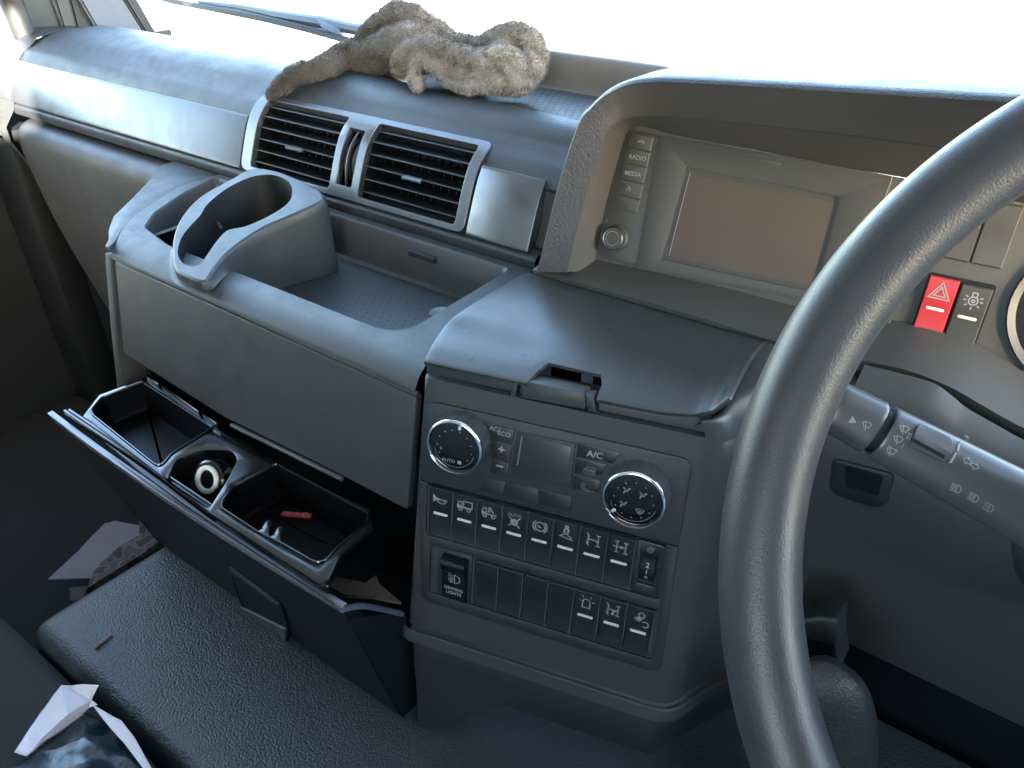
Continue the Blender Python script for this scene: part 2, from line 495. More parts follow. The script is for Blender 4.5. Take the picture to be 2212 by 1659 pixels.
def bend_plate(loops, top, depth, bev=0.0, seg=2, nb=12):
    """flat slab in (x, arc length) wrapped onto the dashboard's curved face"""
    b = plate(loops, top, depth, bev, seg)
    s0 = min(v.co.y for v in b.verts); s1 = max(v.co.y for v in b.verts)
    for k in range(1, nb):
        bmesh.ops.bisect_plane(b, geom=list(b.verts) + list(b.edges) + list(b.faces), plane_co=(0, s0 + (s1 - s0) * k / nb, 0), plane_no=(0, 1, 0))
    bmesh.ops.triangulate(b, faces=[f for f in b.faces if len(f.verts) > 4])
    for v in b.verts: v.co = trim_pt(*v.co)
    return b

xv0_ = trim_l(527, 353)[0]; xv1_ = trim_l(1005, 508)[0]
# the long soft pad (continuous behind the silver strip)
padp = [(.665, -.372), (.652, -.352), (.645, -.335), (.652, -.315), (.6575, -.292), (.661, -.281), (.6595, -.2755), (.6640, -.2680), (.6740, -.2580), (.6860, -.2510), (.698, -.2430), (.711, -.2345), (.730, -.2275), (.752, -.2245), (.772, -.2245)]
pp = catmull(padp, 6)
XL, XR = -1.575, -0.33
def endround(x):      # the pad rolls away at its far left end
    d = max(0.0, (-1.42 - x)) / 0.155
    return d * d
xs = sorted([XL + (XR - XL) * i / 90 for i in range(91)] + [xv0_ + .001, xv0_ + .0012, xv1_ - .0012, xv1_ - .001])
far = [(.790, -.2250), (.802, -.228), (.815, -.236), (.830, -.250), (.86, -.29), (.95, -.36), (1.10, -.42)]
fp = catmull(far, 4)
bm = bm_new()
def yg(x):
    return .772 - max(0.0, min(1.0, (x + .80) / .36)) * .034
def pady(x, y):
    return y if y < .700 or x < -.86 else .700 + (y - .700) * (yg(x) - .700) / .072
def padv(x, y, z):      # steps back behind the vent unit
    return max(y, .6935) if (xv0_ + .0011 < x < xv1_ - .0011 and -.334 < z < -.2535) else y
add_grid(bm, [[(x, padv(x, pady(x, y), z), z - 0.018 * endround(x) * min(1, max(0, (z + .26) / .03))) for y, z in pp] for x in xs])
xq = [x for x in xs if x >= -0.87]
add_grid(bm, [[(x, pady(x, .772), -.2245), (x, pady(x, .772) + .0008, -.2265), (x, pady(x, .772) + .001, -.24)] for x in xq])
xsl = [x for x in xs if x < -0.86]
add_grid(bm, [[(x, y, z - 0.018 * endround(x)) for y, z in [pp[-1]] + fp] for x in xsl])
bmesh.ops.remove_doubles(bm, verts=bm.verts, dist=1e-5); bmesh.ops.recalc_face_normals(bm, faces=bm.faces)
link('dash_pad', bm, M['pad'], dash, world=True, smooth=60)

# perforated storage ledge on top, right of the middle, with its rear lip
bm = bm_new()
b2 = bmesh.new()
x0, x1, y0, y1 = -.865, -.30, .7735, .862
add_grid(bm, [[(x, yg(x) + .0045, -.24), (x, yg(x) + .0045, -.2300), (x, yg(x) + .006, -.2285), (x, .862, -.2285)] for x in [x0 + (x1 - x0) * i / 30 for i in range(31)]]); add_box(bm, x0, x1, .735, .862, -.245, -.240)
bmesh.ops.recalc_face_normals(bm, faces=bm.faces)
link('top_tray', bm, M['pad'], dash, world=True)
bm = bm_new()
for i in range(60):
    for j in range(11):
        x = x0 + .02 + i * .0092 + (j % 2) * .0046; y = .742 + j * .0105
        if -.62 < x < x1 - .01 and y > yg(x) + .012 and y < .85: add_poly(bm, [(x + .0014 * cos(a), y + .0016 * sin(a)) for a in [k * pi / 3 for k in range(6)]], -.2283)
link('tray_perforation', bm, M['deep'], dash, world=True)
bm = bm_new()
pr = [(.855, -.2285), (.861, -.226), (.866, -.20), (.872, -.186), (.880, -.1845), (.888, -.188), (.92, -.22), (1.0, -.30), (1.10, -.42)]
rows = []
for i in range(40):
    x = -.80 + i * (.80 - .355) / 39
    k = .93 - .93 * max(0, (x + .415) / .06) ** 1.6
    rows.append([(x, y, -.2285 + (z + .2285) * (k if z > -.2285 else 1)) for y, z in catmull(pr, 4)])
add_grid(bm, rows); bmesh.ops.recalc_face_normals(bm, faces=bm.faces)
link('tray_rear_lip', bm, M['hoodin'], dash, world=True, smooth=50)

# silver strip
def silver(xa, xb, name, label=None, top=.075):
    b = bend_plate([rect((xa + xb) / 2, top / 2 + 0.0003, xb - xa, top, .0015, 2)], 0.004, 0.012, 0.0012, 2, 18)
    o = link(name, b, M['silver'], dash, world=True, smooth=40)
    if label: o['label'] = label
    return o
xv0 = trim_l(527, 353)[0]; xv1 = trim_l(1005, 508)[0]
XTL = trim_l(30, 200)[0]
S1 = next(l for l, p in zip(TPl, TPs) if p[1] > -.2765); S2 = next(l for l, p in zip(TPl, TPs) if p[1] > -.2700)
silver(XTL, xv0 - .0035, 'trim_strip', None, S1)
silver(-1.675, XTL - .003, 'trim_strip', "short silver end piece at the far left", S1)
silver(xv1 + .0025, trim_l(1160, 470)[0], 'trim_cap', "short silver end cap right of the vents", S2)
# left end: corner section of the dash beyond the strip
bm = bm_new()
add_grid(bm, [[(x, y, z) for y, z in [(.64, -.50), (.60, -.40), (.60, -.375), (.622, -.350)] + [(p[0] - .004, p[1]) for p in TPs] + [(.70, -.242), (.74, -.236), (.80, -.24)]] for x in [-1.68, -1.62, XTL - .003, XTL + .01]])
bmesh.ops.recalc_face_normals(bm, faces=bm.faces)
link('corner_cover', bm, M['plas'], dash, world=True, smooth=50)
# thin ledge under the silver strip
bm = bm_new()
lp = catmull([(.640, -.3375), (.6275, -.3405), (.6240, -.3450), (.6262, -.3560), (.632, -.3595), (.660, -.3620)], 4)
add_grid(bm, [[(x, y, z) for y, z in lp] for x in [XTL + (-.42 - XTL) * i / 30 for i in range(31)]]); bmesh.ops.recalc_face_normals(bm, faces=bm.faces)
link('lower_ledge', bm, M['pad'], dash, world=True, smooth=50)

# glove compartment panel, left of the shelf
gp = [(.66, -.368), (.630, -.3655), (.614, -.3700), (.6045, -.3800), (.600, -.40), (.603, -.45), (.615, -.55), (.640, -.68), (.68, -.85), (.74, -1.05), (.80, -1.36)]
bm = bm_new()
rows = []
for i in range(46):
    x = -1.545 + i * (1.545 - 1.00) / 45
    e = max(0, (-1.50 - x) / .045) ** 2
    r = max(0, (x + 1.12) / .12); r = r * r * (3 - 2 * r) if r < 1 else 1
    rows.append([(x, y + .03 * e - .010 * r * (1 if z > -.45 else 0), z - .004 * e) for y, z in catmull(gp, 4)])
add_grid(bm, rows); bmesh.ops.recalc_face_normals(bm, faces=bm.faces)
link('glove_compartment_panel', bm, M['plas'], dash, world=True, smooth=60)
# panel further down and behind the shelf
bm = bm_new(); add_box(bm, -1.02, -.36, .632, .66, -1.30, -.363); link('back_panel', bm, M['dark'], dash, world=True)
bm = bm_new(); add_box(bm, -1.68, -1.556, .60, .66, -1.2, -.385, .01); link('side_panel', bm, M['deep'], dash, world=True)

# ------------------------------------------------------------------ storage shelf
ZS = -.353
SH = Fr((0, 0, ZS), (0, 0, 1), (1, 0, 0))
CON = Fr((-0.259, 0.409, -0.448), nrm(15, 11))
_r = ray(1180, 1100); CON = Fr(_r / np.linalg.norm(_r) * .66, nrm(15, 11))
Kp = CON.hit(903, 870)
FRF = Fr(Kp, nrm(0, 11))
def interp(tab, y):
    if y <= tab[0][0]: return tab[0][1]
    for (a, b), (c, d) in zip(tab, tab[1:]):
        if y <= c: return b + (d - b) * (y - a) / (c - a)
    return tab[-1][1]
seamL = [(.392, -.846), (.405, -.856), (.433, -.886), (.466, -.914), (.554, -.957), (.623, -.962)]
seamR = [(.392, -.3835), (.42, -.3915), (.442, -.402), (.462, -.408), (.494, -.411), (.55, -.415), (.613, -.420)]
shelf = thing('storage_shelf', "wide black open storage shelf under the air vents", 'shelf', (-.62, .5, ZS))
bm = bm_new()
lipp = catmull([(.3905, -.3675), (.3925, -.3635), (.3985, -.3585), (.409, -.3548), (.421, -.3533), (.432, -.3530)], 4)
rows = [[(interp(seamL, y) + (interp(seamR, y) - interp(seamL, y)) * i / 40, y, z) for i in range(41)] for y, z in lipp]
add_grid(bm, rows); bmesh.ops.recalc_face_normals(bm, faces=bm.faces)
link('shelf_lip', bm, M['plas'], shelf, world=True, smooth=60)
outer = [(interp(seamR, .432), .432)] + [(interp(seamR, y), y) for y in (.442, .462, .494, .55, .613)] + [(-.421, .6235), (-.957, .6235)] + [(interp(seamL, y), y) for y in (.60, .554, .51, .466, .45, .432)]
hole = round_poly([(-.800, .4335), (-.441, .4335), (-.4425, .6125), (-.952, .6125), (-.936, .552), (-.902, .484), (-.868, .448)], [.03, .034, .012, .01, .02, .03, .03], 8)
bm = plate([outer, hole], 0, .004)
link('shelf_top', bm, M['plas'], shelf, world=False).location = (0, 0, 0)
bpy.data.objects['shelf_top'].matrix_parent_inverse = shelf.matrix_world.inverted()
bpy.data.objects['shelf_top'].matrix_world = SH.M
# well walls, with a narrow bevel ring
cxy = (-.66, .52)
def inset(lp, d):
    n = len(lp); out = []
    for i in range(n):
        a = Vector(lp[i - 1]); b = Vector(lp[i]); c = Vector(lp[(i + 1) % n])
        e = (c - a).normalized(); nn = Vector((-e.y, e.x)); out.append((b.x + nn.x * d, b.y + nn.y * d))
    return out
hl = hole if area2(hole) > 0 else hole[::-1]
r0 = [(x, y, ZS) for x, y in hl]; r1 = [(x, y, ZS - .003) for x, y in inset(hl, .0035)]
r2 = [(x, y, -.385) for x, y in inset(hl, .007)]; r3 = [(x, y, -.3985) for x, y in inset(hl, .012)]; r4 = [(x, y, -.4005) for x, y in inset(hl, .018)]
bm = bm_new(); V = add_grid(bm, [r0, r1, r2, r3, r4], close_u=True)
bmesh.ops.recalc_face_normals(bm, faces=bm.faces)
wl = link('well_wall', bm, M['plas'], shelf, world=True, smooth=50)
bm = bm_new(); add_poly(bm, [(-.862, .441), (-.437, .434), (-.437, .618), (-.955, .618), (-.940, .552), (-.904, .481)], -.4005)
link('well_floor', bm, M['dark'], shelf, world=True)
bm = bm_new()
for i in range(26):
    for j in range(13):
        x = -.69 + i * .0105 + (j % 2) * .005; y = .452 + j * .0098
        if y < .58 and x < -.462: add_poly(bm, [(x + .0011 * cos(a), y + .0009 * sin(a)) for a in [k * pi / 3 for k in range(6)]], -.4002)
link('floor_perforation', bm, M['deep'], shelf, world=True)
# small clip in the back wall
bm = bm_new(); add_box(bm, -.585, -.545, .6030, .6085, -.372, -.365, .001)
link('wall_clip', bm, M['dark'], shelf, world=True)
# outer flange round the left and down the front corner
fl_in = [(interp(seamL, y) - .0015, y) for y in (.392, .405, .433, .466, .51, .554, .60, .6235)]
fl_out = [(-.9515 - .115, .6235), (-1.062, .600), (-1.034, .572), (-.972, .498), (-.932, .448), (-.895, .4195), (-.868, .4035), (-.856, .3925), (-.850, .3900)]
bm = plate([round_poly(fl_out + fl_in, 0)], 0, .006, .0008, 2)
o = link('shelf_flange', bm, M['plas'], shelf); o.matrix_world = SH.moved(0, 0, -.0008).M
# front cover below the lip
def frl(p): return FRF.l(*p)
a = frl((243, 556)); b_ = frl((902, 852)); c = frl((882, 1105)); d = frl((262, 762))
cov = [(a[0] + .003, a[1] - .003), (d[0] + .004, d[1]), frl((483, 902)), frl((737, 1028)), (c[0] - .002, c[1]), (b_[0] - .002, b_[1] - .003)]
bm = plate([round_poly(cov, .004, 3)], 0, .008, .0025, 3)
o = link('front_cover', bm, M['plas'], shelf); o.matrix_world = FRF.M
e = [frl((226, 545)), frl((241, 556)), frl((256, 770)), frl((272, 850)), frl((255, 855)), frl((238, 700))]
bm = plate([round_poly(e, .003, 3)], .0005, .03, .003, 2)
o = link('corner_post', bm, M['plas'], shelf); o.matrix_world = FRF.M
# beaded seam under the lip
bm = bm_new()
p0 = FRF.w(*frl((243, 553)), -.0005); p1 = FRF.w(*frl((903, 853)), -.0005)
add_tube(bm, [p0 + (p1 - p0) * i / 8 for i in range(9)], .0026, 8)
link('seam_bead', bm, M['plas'], shelf, world=True)
# dark cavity behind the opening, and side wall of the shelf housing
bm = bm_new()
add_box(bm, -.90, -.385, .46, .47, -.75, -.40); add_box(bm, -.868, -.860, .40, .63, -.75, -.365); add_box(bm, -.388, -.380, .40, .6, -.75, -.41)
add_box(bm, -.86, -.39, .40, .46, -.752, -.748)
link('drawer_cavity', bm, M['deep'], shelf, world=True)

# ------------------------------------------------------------------ air vents
vent = thing('air_vent', "twin air vents in one silver frame in the middle of the dashboard", 'air vent', trim_pt((xv0 + xv1) / 2, 0.0))
def tl(pts): return [trim_l(*p) for p in pts]
outl = [trim_l(527, 353), trim_l(1005, 508), trim_l(1066, 328), trim_l(556, 214)]
xa, xb = xv0, xv1
s_bot, s_top = .0005, SL + .0005
h1 = tl([(552, 358), (716, 409), (756, 263), (576, 226)])
h2 = tl([(777, 427), (986, 489), (1032, 331), (817, 281)])
h3 = tl([(732, 378), (766, 386), (797, 287), (764, 280)])
def norm_hole(h, r):
    x_a = (h[0][0] + h[3][0]) / 2; x_b = (h[1][0] + h[2][0]) / 2
    return (x_a, x_b)
sb, st = .0075, SL - .0085
H1 = norm_hole(h1, 0); H2 = norm_hole(h2, 0); H3 = norm_hole(h3, 0)
def hole_poly(H, s0, s1, r): return rect((H[0] + H[1]) / 2, (s0 + s1) / 2, H[1] - H[0], s1 - s0, r, 4)
sb2, st2 = .016, SL - .022
b = bend_plate([rect((xa + xb) / 2, SL / 2 + .0005, xb - xa, SL, .012, 5), hole_poly(H1, sb, st, .005), hole_poly(H2, sb, st, .005), hole_poly(H3, sb2, st2, .002)], .0048, .009, .0007, 2, 14)
link('vent_frame', b, M['silver'], vent, world=True, smooth=22)
for hi, (HH) in enumerate((H1, H2)):
    bm = bm_new()
    ring = [hole_poly(HH, sb, st, .005)]
    lo = inset(ring[0] if area2(ring[0]) > 0 else ring[0][::-1], -.0005)
    rows = [[trim_pt(x, s, n) for x, s in lo] for n in (.0035, -.045)]
    add_grid(bm, rows, close_u=True); bmesh.ops.recalc_face_normals(bm, faces=bm.faces)
    add_box(bm, HH[0], HH[1], .690, .695, -.34, -.262)
    link('vent_duct', bm, M['deep'], vent, world=True)
    for k in range(13):
        xx = HH[0] + (HH[1] - HH[0]) * (k + .5) / 13
        bm = bm_new(); pts = [trim_pt(xx, sb + (st - sb) * q / 8, -.026) for q in range(9)]
        for q in range(8):
            a, c = pts[q], pts[q + 1]
            add_box(bm, xx - .0007, xx + .0007, 0, 0.016, 0, ((c[1] - a[1]) ** 2 + (c[2] - a[2]) ** 2) ** .5 + .0005,
                    M=T(0, a[1], a[2]) @ Matrix.Rotation(-math.atan2(c[1] - a[1], c[2] - a[2]), 4, 'X'))
        link('inner_vane', bm, M['deep'], vent, world=True)
    nl = 6
    for k in range(nl):
        s = sb + (st - sb) * (k + .55) / nl
        p = trim_pt(0, s, -.0010)
        bm = bm_new()
        add_box(bm, HH[0] + .0006, HH[1] - .0006, -.001, .024, -.0008, .0008, .0004, 1, M=T(0, p[1], p[2]) @ Matrix.Rotation(radians(-6), 4, 'X'))
        o = link('louvre', bm, M['deep'], vent, world=True)
        bm = bm_new(); add_tube(bm, [(HH[0] + .0006, p[1] - .0005, p[2]), (HH[1] - .0006, p[1] - .0005, p[2])], .0011, 8); link('louvre_edge', bm, M['dark'], o, world=True)
        if k == 2:
            xm = (HH[0] + HH[1]) / 2 + .004
            bm = bm_new(); add_plate(bm, [round_poly([(-.016, -.0045), (.016, -.0045), (.012, .0035), (-.012, .0035)], .002)], .0022, .0030, .0007)
            bm.transform(T(xm, p[1] - .0045, p[2] + .0002) @ Matrix.Rotation(radians(6), 4, 'X'))
            link('louvre_tab', bm, M['silver'] if hi else M['stalk'], o, world=True)
# thumbwheels between the vents with their silver ribs
W3 = H3[1] - H3[0]
for k, cx_ in enumerate((H3[0] + W3 * .26, H3[0] + W3 * .76)):
    bm = bm_new()
    pm = trim_pt(0, (sb2 + st2) / 2, 0.0); tt = math.atan2(.40, .9)
    add_lathe(bm, [(.0001, -W3 * .17), (.030, -W3 * .17), (.031, -W3 * .13), (.031, W3 * .13), (.030, W3 * .17), (.0001, W3 * .17)], 40,
              M=T(cx_, pm[1] + .0265, pm[2] - .013) @ Matrix.Rotation(pi / 2, 4, 'Y'))
    link('thumbwheel', bm, M['dark'], vent, world=True)
for cx_ in (H3[0] + W3 * .03, H3[0] + W3 * .50):
    bm = bm_new()
    rows = [[trim_pt(cx_ - .0010, sb2 + (st2 - sb2) * q / 14, -.001 + .0055 * sin(pi * q / 14)) for q in range(15)],
            [trim_pt(cx_ - .0006, sb2 + (st2 - sb2) * q / 14, .0015 + .0055 * sin(pi * q / 14)) for q in range(15)],
            [trim_pt(cx_ + .0006, sb2 + (st2 - sb2) * q / 14, .0015 + .0055 * sin(pi * q / 14)) for q in range(15)],
            [trim_pt(cx_ + .0010, sb2 + (st2 - sb2) * q / 14, -.001 + .0055 * sin(pi * q / 14)) for q in range(15)]]
    add_grid(bm, rows, close_v=True); bmesh.ops.recalc_face_normals(bm, faces=bm.faces)
    link('wheel_rib', bm, M['silver'], vent, world=True)
bm = bm_new(); add_box(bm, H3[0], H3[1], .69, .695, -.35, -.25); link('slot_back', bm, M['deep'], vent, world=True)

# ------------------------------------------------------------------ cup holder
CF = Fr((-.70, .39, -.345), (0, -.187, 1), (1, 0, 0))
cup = thing('cup_holder', "black clip-in cup holder standing on the left end of the shelf", 'cup holder', (-.72, .50, -.40))
co = CF.ls([(543, 364), (500, 386), (433, 424), (393, 467), (374, 510), (371, 553), (376, 580), (392, 593), (440, 609), (466, 578), (500, 540), (567, 494), (640, 462), (692, 437), (700, 425), (687, 408), (630, 380), (585, 366)])
co = [tuple(p) for p in catmull(co, 4, closed=True)]
ch = CF.ls([(432, 467), (450, 440), (490, 408), (540, 384), (585, 378), (620, 390), (632, 412), (622, 440), (580, 468), (530, 490), (493, 498), (470, 520), (450, 548), (432, 572), (412, 576), (392, 566), (384, 545), (392, 515), (412, 488)])
ch = [tuple(p) for p in catmull(ch, 4, closed=True)]
if area2(co) < 0: co = co[::-1]
if area2(ch) < 0: ch = ch[::-1]
bm = plate([inset(co, .003), ch], 0, .0018)
o = link('rim_plate', bm, M['cupm'], cup); o.matrix_world = CF.moved(0, 0, .0005).M
bm = bm_new()
def cw(p, off=0.0): return CF.w(p[0], p[1], off)
A0 = [cw(p, .0005) for p in inset(co, .003)]
A1 = [cw(p, -.0003) for p in inset(co, .0012)]; A2 = [cw(p, -.0025) for p in co]; A3 = []; A4 = []
for p in inset(co, -.0015):
    q = cw(p, -.012); A3.append(q)
for p in inset(co, -.005):
    q = cw(p, 0); zb = -.400 if q[1] > .447 else (-.3525 if q[1] < .43 else -.3525 + (q[1] - .43) / .017 * -.0475)
    q = np.array([q[0], q[1], min(zb, q[2] - .010)]); A4.append(q)
for i, q in enumerate(A3):
    if q[2] < A4[i][2]: A3[i] = np.array([q[0], q[1], A4[i][2] + .001])
add_grid(bm, [A0, A1, A2, A3, A4], close_u=True); bmesh.ops.recalc_face_normals(bm, faces=bm.faces)
link('skirt', bm, M['cupm'], cup, world=True, smooth=60)
bm = bm_new()
B0 = [cw(p, .0005) for p in ch]; B1 = [cw(p, -.001) for p in inset(ch, .0008)]
def wz(p):
    q = cw(inset_p(p), 0); return q
B2 = []
for p in inset(ch, .003):
    q = cw(p, 0); k = min(1, max(0, (q[1] - .425) / .03)); zb = -.362 * (1 - k) + -.397 * k
    B2.append((q[0], q[1], zb))
add_grid(bm, [B0, B1, B2], close_u=True)
cen = np.mean([np.array(b) for b in B2], 0); cen[2] = -.397
vc = [bm.verts.new(tuple(b)) for b in B2]; c0 = bm.verts.new(tuple(cen))
for i in range(len(vc)): bm.faces.new((vc[i - 1], vc[i], c0))
bmesh.ops.recalc_face_normals(bm, faces=bm.faces)
link('cup_well', bm, M['deep'], cup, world=True, smooth=50)
bm = bm_new()
p0 = onz(437, 470, -.352); p1 = onz(478, 492, -.352)
add_tube(bm, catmull([p0, (p0 + p1) / 2 + np.array([0, .004, .002]), p1], 5), .0018, 8)
link('grip_rib', bm, M['plas'], cup, world=True)

# coin
q = onz(951, 674, -.3985)
bm = bm_new(); add_lathe(bm, [(.0001, 0), (.0112, 0), (.0118, .0003), (.0118, .0017), (.0114, .002), (.0108, .0018), (.0001, .0017)], 40)
o = link('coin', bm, M['coin']); o.location = (q[0], q[1], -.4003)
tag(o, "small round silver-grey coin lying in the right front corner of the shelf", 'coin')

# ------------------------------------------------------------------ centre console
cons = thing('centre_console', "grey moulded centre console carrying the climate controls and switches", 'console', CON)
bm = bm_new()
rows = []
TT, TB = .0965, -.168
def cpath(t):
    k = (TT - t) / (TT - TB); sl = -.1185 - .0105 * k
    P_ = [(sl, -.10), (sl, -.006), (sl + .0015, -.002), (sl + .005, 0)] + [(sl + .005 + (.112 - sl - .005) * i / 10, 0) for i in range(1, 11)]
    P_ += [(.120, -.0008), (.127, -.0035), (.133, -.0085), (.1375, -.0150), (.142, -.024), (.150, -.037), (.165, -.056), (.185, -.081), (.205, -.106), (.228, -.134)]
    return P_
nt_ = 14
for i in range(nt_ + 1):
    t = TT + (TB - TT) * i / nt_
    rows.append([(s, t, n) for s, n in cpath(t)])
top1 = [(s + (.0 if s > -.10 else 0), TT + .0015, n - .0035) for s, n in cpath(TT)]
top2 = [(s, TT + .0015, n - .020) for s, n in cpath(TT)]
add_grid(bm, [top2, top1] + rows); bmesh.ops.recalc_face_normals(bm, faces=bm.faces)
link('console_body', bm, M['plas'], cons, smooth=60)
# recess strip under the lid
bm = bm_new()
add_box(bm, -.1185, .118, .085, .109, -.030, -.0065, .001)
link('latch_recess', bm, M['dark'], cons)
# surround rising round the lid's right side
bm = bm_new()
sr = [CON.l(*p) for p in [(1489, 923), (1520, 912), (1545, 897), (1566, 862), (1590, 820), (1625, 775), (1655, 742), (1690, 748), (1735, 800), (1735, 880), (1640, 960), (1540, 1010), (1480, 960)]]
# top of console right of the lid, bending back to the instrument ledge
rows = []
e_in = [onz(1500, 925, -.347), onz(1545, 902, -.343), onz(1570, 860, -.338), onz(1600, 815, -.336), onz(1655, 740, -.336)]
e_out = [CON.w(.118, .094, -.001), CON.w(.134, .094, -.0085), CON.w(.150, .094, -.037), CON.w(.185, .094, -.081), CON.w(.228, .094, -.134)]
ei = catmull(e_in, 5); eo = catmull(e_out, 5)
for k in range(9):
    u = k / 8
    rows.append([ei[j] * (1 - u) + eo[j] * u + np.array([0, 0, .010 * sin(pi * u) + .002 * (1 - u)]) for j in range(len(ei))])
bm = bm_new(); add_grid(bm, rows); bmesh.ops.recalc_face_normals(bm, faces=bm.faces)
link('console_shoulder', bm, M['lidp'], cons, world=True, smooth=70)
# latch
bm = bm_new()
lt = CON.ls([(1118, 857), (1130, 826), (1250, 846), (1283, 853), (1285, 888), (1250, 884)])
add_plate(bm, [round_poly(CON.ls([(1127, 858), (1140, 822), (1264, 848), (1268, 884)]), .002)], .0015, .016, .002)
link('latch_button', bm, M['plas'], cons)
bm = bm_new(); add_plate(bm, [CON.ls([(1270, 884), (1266, 850), (1285, 853), (1290, 890)])], .0030, .012, .0012)
link('latch_cheek', bm, M['dark'], cons)
bm = bm_new(); add_plate(bm, [CON.ls([(1104, 853), (1112, 822), (1122, 822), (1116, 856)])], .0030, .012, .0012); link('latch_cheek', bm, M['dark'], cons)
# sill under the console, following it round the corner
sill = []
for s, n in cpath(TB):
    if n > -.09: sill.append((s, n))
def sweep(sec, name, m):
    rows = []
    pth = [p for p in cpath(TB) if p[1] > -.11][1:]
    for i, (s, n) in enumerate(pth):
        a = Vector(pth[max(0, i - 1)]); b = Vector(pth[min(len(pth) - 1, i + 1)]); d = (b - a).normalized(); nn = Vector((-d.y, d.x))
        rows.append([(s + nn.x * o_, t, n + nn.y * o_) for o_, t in sec])
    bm = bm_new(); add_grid(bm, rows); bmesh.ops.recalc_face_normals(bm, faces=bm.faces)
    return link(name, bm, m, cons, smooth=40)
sweep([(-.03, TB - .0015), (.0048, TB - .0018), (.0062, TB - .0032), (.0070, TB - .0150), (.0050, TB - .0170), (-.006, TB - .0180)], 'console_sill', M['plas'])
sweep([(-.006, TB - .0190), (-.005, TB - .021), (-.006, TB - .055), (-.012, TB - .075), (-.05, TB - .080)], 'lower_skirt', M['dark'])
# dark triangular gusset at the lower left
bm = plate([round_poly(CON.ls([(884, 1362), (1120, 1440), (1135, 1500), (1052, 1542), (925, 1583), (898, 1568)]), [.002, .01, .02, .02, .01, .006], 4)], -.0055, .05, .004, 3)
link('lower_gusset', bm, M['dark'], cons)

# lid over the console
lid = cons
nb_, nf = 40, 22
bL = ony(1141, 588, .588); bR = ony(1653, 738, .588)
fpts = [CON.w(a, b, .0035) for a, b in [(-.1165, .1125), (-.08, .1120), (-.0255, .1120), (-.0225, .124), (-.018, .1315), (.026, .1325), (.0305, .124), (.032, .1110), (.055, .1110), (.082, .1115), (.106, .1150), (.119, .1215), (.128, .134)]]
us = [0, .16, .385, .392, .41, .585, .603, .609, .70, .80, .89, .95, 1.0]
full = [CON.w(a, b, .0035) for a, b in [(-.1165, .1125), (-.08, .112), (-.0255, .112), (-.0225, .112), (-.018, .112), (.026, .111), (.0305, .111), (.032, .111), (.055, .111), (.082, .1115), (.106, .115), (.119, .1215), (.128, .134)]]
Lside = catmull([full[0], onz(960, 722, -.338), onz(1000, 690, -.335), onz(1070, 640, -.333), bL], 8)
def at_u(arr, u):
    for i in range(len(us) - 1):
        if u <= us[i + 1] + 1e-9:
            k = (u - us[i]) / (us[i + 1] - us[i]); return arr[i] * (1 - k) + arr[i + 1] * k
    return arr[-1]
uu = sorted(set(us + [i / 30 for i in range(31)]))
def lid_pt(u, v, front):
    f = at_u(front, u); b = bL * (1 - u) + bR * u
    # side curves: left edge bows
    ls = Lside[min(len(Lside) - 1, int(round(v * (len(Lside) - 1))))]
    lin0 = full[0] * (1 - v) + bL * v
    p = f * (1 - v) + b * v + (ls - lin0) * (1 - u) ** 2
    crown = .011 * (1 - (1 - v) ** 4) * (1 - v ** 3)
    return p + np.array([0, 0, crown])
rows = []
VV = [0, .02, .05, .09, .13, .18, .24, .31, .39, .48, .57, .66, .75, .83, .9, .95, 1.0]
for v in VV:
    r = []
    for u in uu:
        p = lid_pt(u, v, full)
        if .386 < u < .608:                      # finger notch: rows close to the front are pushed up to its outline
            q = at_u(fpts, u); g = at_u(full, u)
            d = np.linalg.norm(q - g)
            if d > 1e-4:
                vn = .17
                v2 = vn + (1 - vn) * v if d > .018 else v + vn * (d / .021) * (1 - v)
                p = lid_pt(u, v2, full)
        r.append(p)
    rows.append(r)
bm = bm_new(); add_grid(bm, rows); bmesh.ops.recalc_face_normals(bm, faces=bm.faces)
if sum(f.normal.z for f in bm.faces) < 0: bmesh.ops.reverse_faces(bm, faces=bm.faces)
o = link('lid_panel', bm, M['lidp'], lid, world=True, smooth=60)
o['label'] = "closed hinged lid with a finger notch"
mod(o, 'SOLIDIFY', thickness=.0035, offset=-1)
mod(o, 'BEVEL', width=.0008, segments=2, limit_method='ANGLE', angle_limit=radians(50))

# ================================================================== CLIMATE UNIT AND SWITCH BEZEL
bez = thing('switch_bezel', "matt black bezel panel with two rows of switch openings on the console", 'bezel', CON.moved(0, -.06, .0))
clim = thing('climate_control', "black climate control unit with two knobs and a small display", 'climate control', CON.moved(0, .04, 0))
def con_plate(name, loops, top, depth, m, parent, bev=.0006, seg=2, frame=CON):
    bm = plate(loops, top, depth, bev, seg)
    o = link(name, bm, m, parent); o.matrix_world = frame.M
    return o
mm = lambda pts: [(a / 1000, b / 1000) for a, b in pts]
# upper (climate) half and lower (switch) half of the bezel
con_plate('face_plate', [round_poly(mm([(-118.5, -1.8), (112.6, -1.8), (112.2, 72), (106, 77), (-116.5, 77)]), [.002, .002, .012, .012, .016], 6)], .0022, .008, M['bezel'], clim, .0010)
ro1 = (-110, 75.8, -57.2, -3.6)
holes = []
SW1 = [-97.6 + 23.45 * i for i in range(8)]
SW2 = [-47.5 + 23.55 * i for i in range(7)]
H_1 = rect(-.0030, -.0306, .2150, .0540, .003)
H_2 = rect(.0010, -.0945, .2130, .0535, .003)
con_plate('bezel_plate', [round_poly(mm([(-119.5, -2.6), (-114, -129), (-108, -133), (110, -133), (116.8, -127), (113.0, -2.6)]), [.002, .010, .006, .006, .008, .002], 5), H_1, H_2], .0022, .008, M['bezel'], bez, .0008)
con_plate('switch_well', [rect(-.001, -.063, .222, .125)], -.0040, .003, M['deep'], bez, 0)

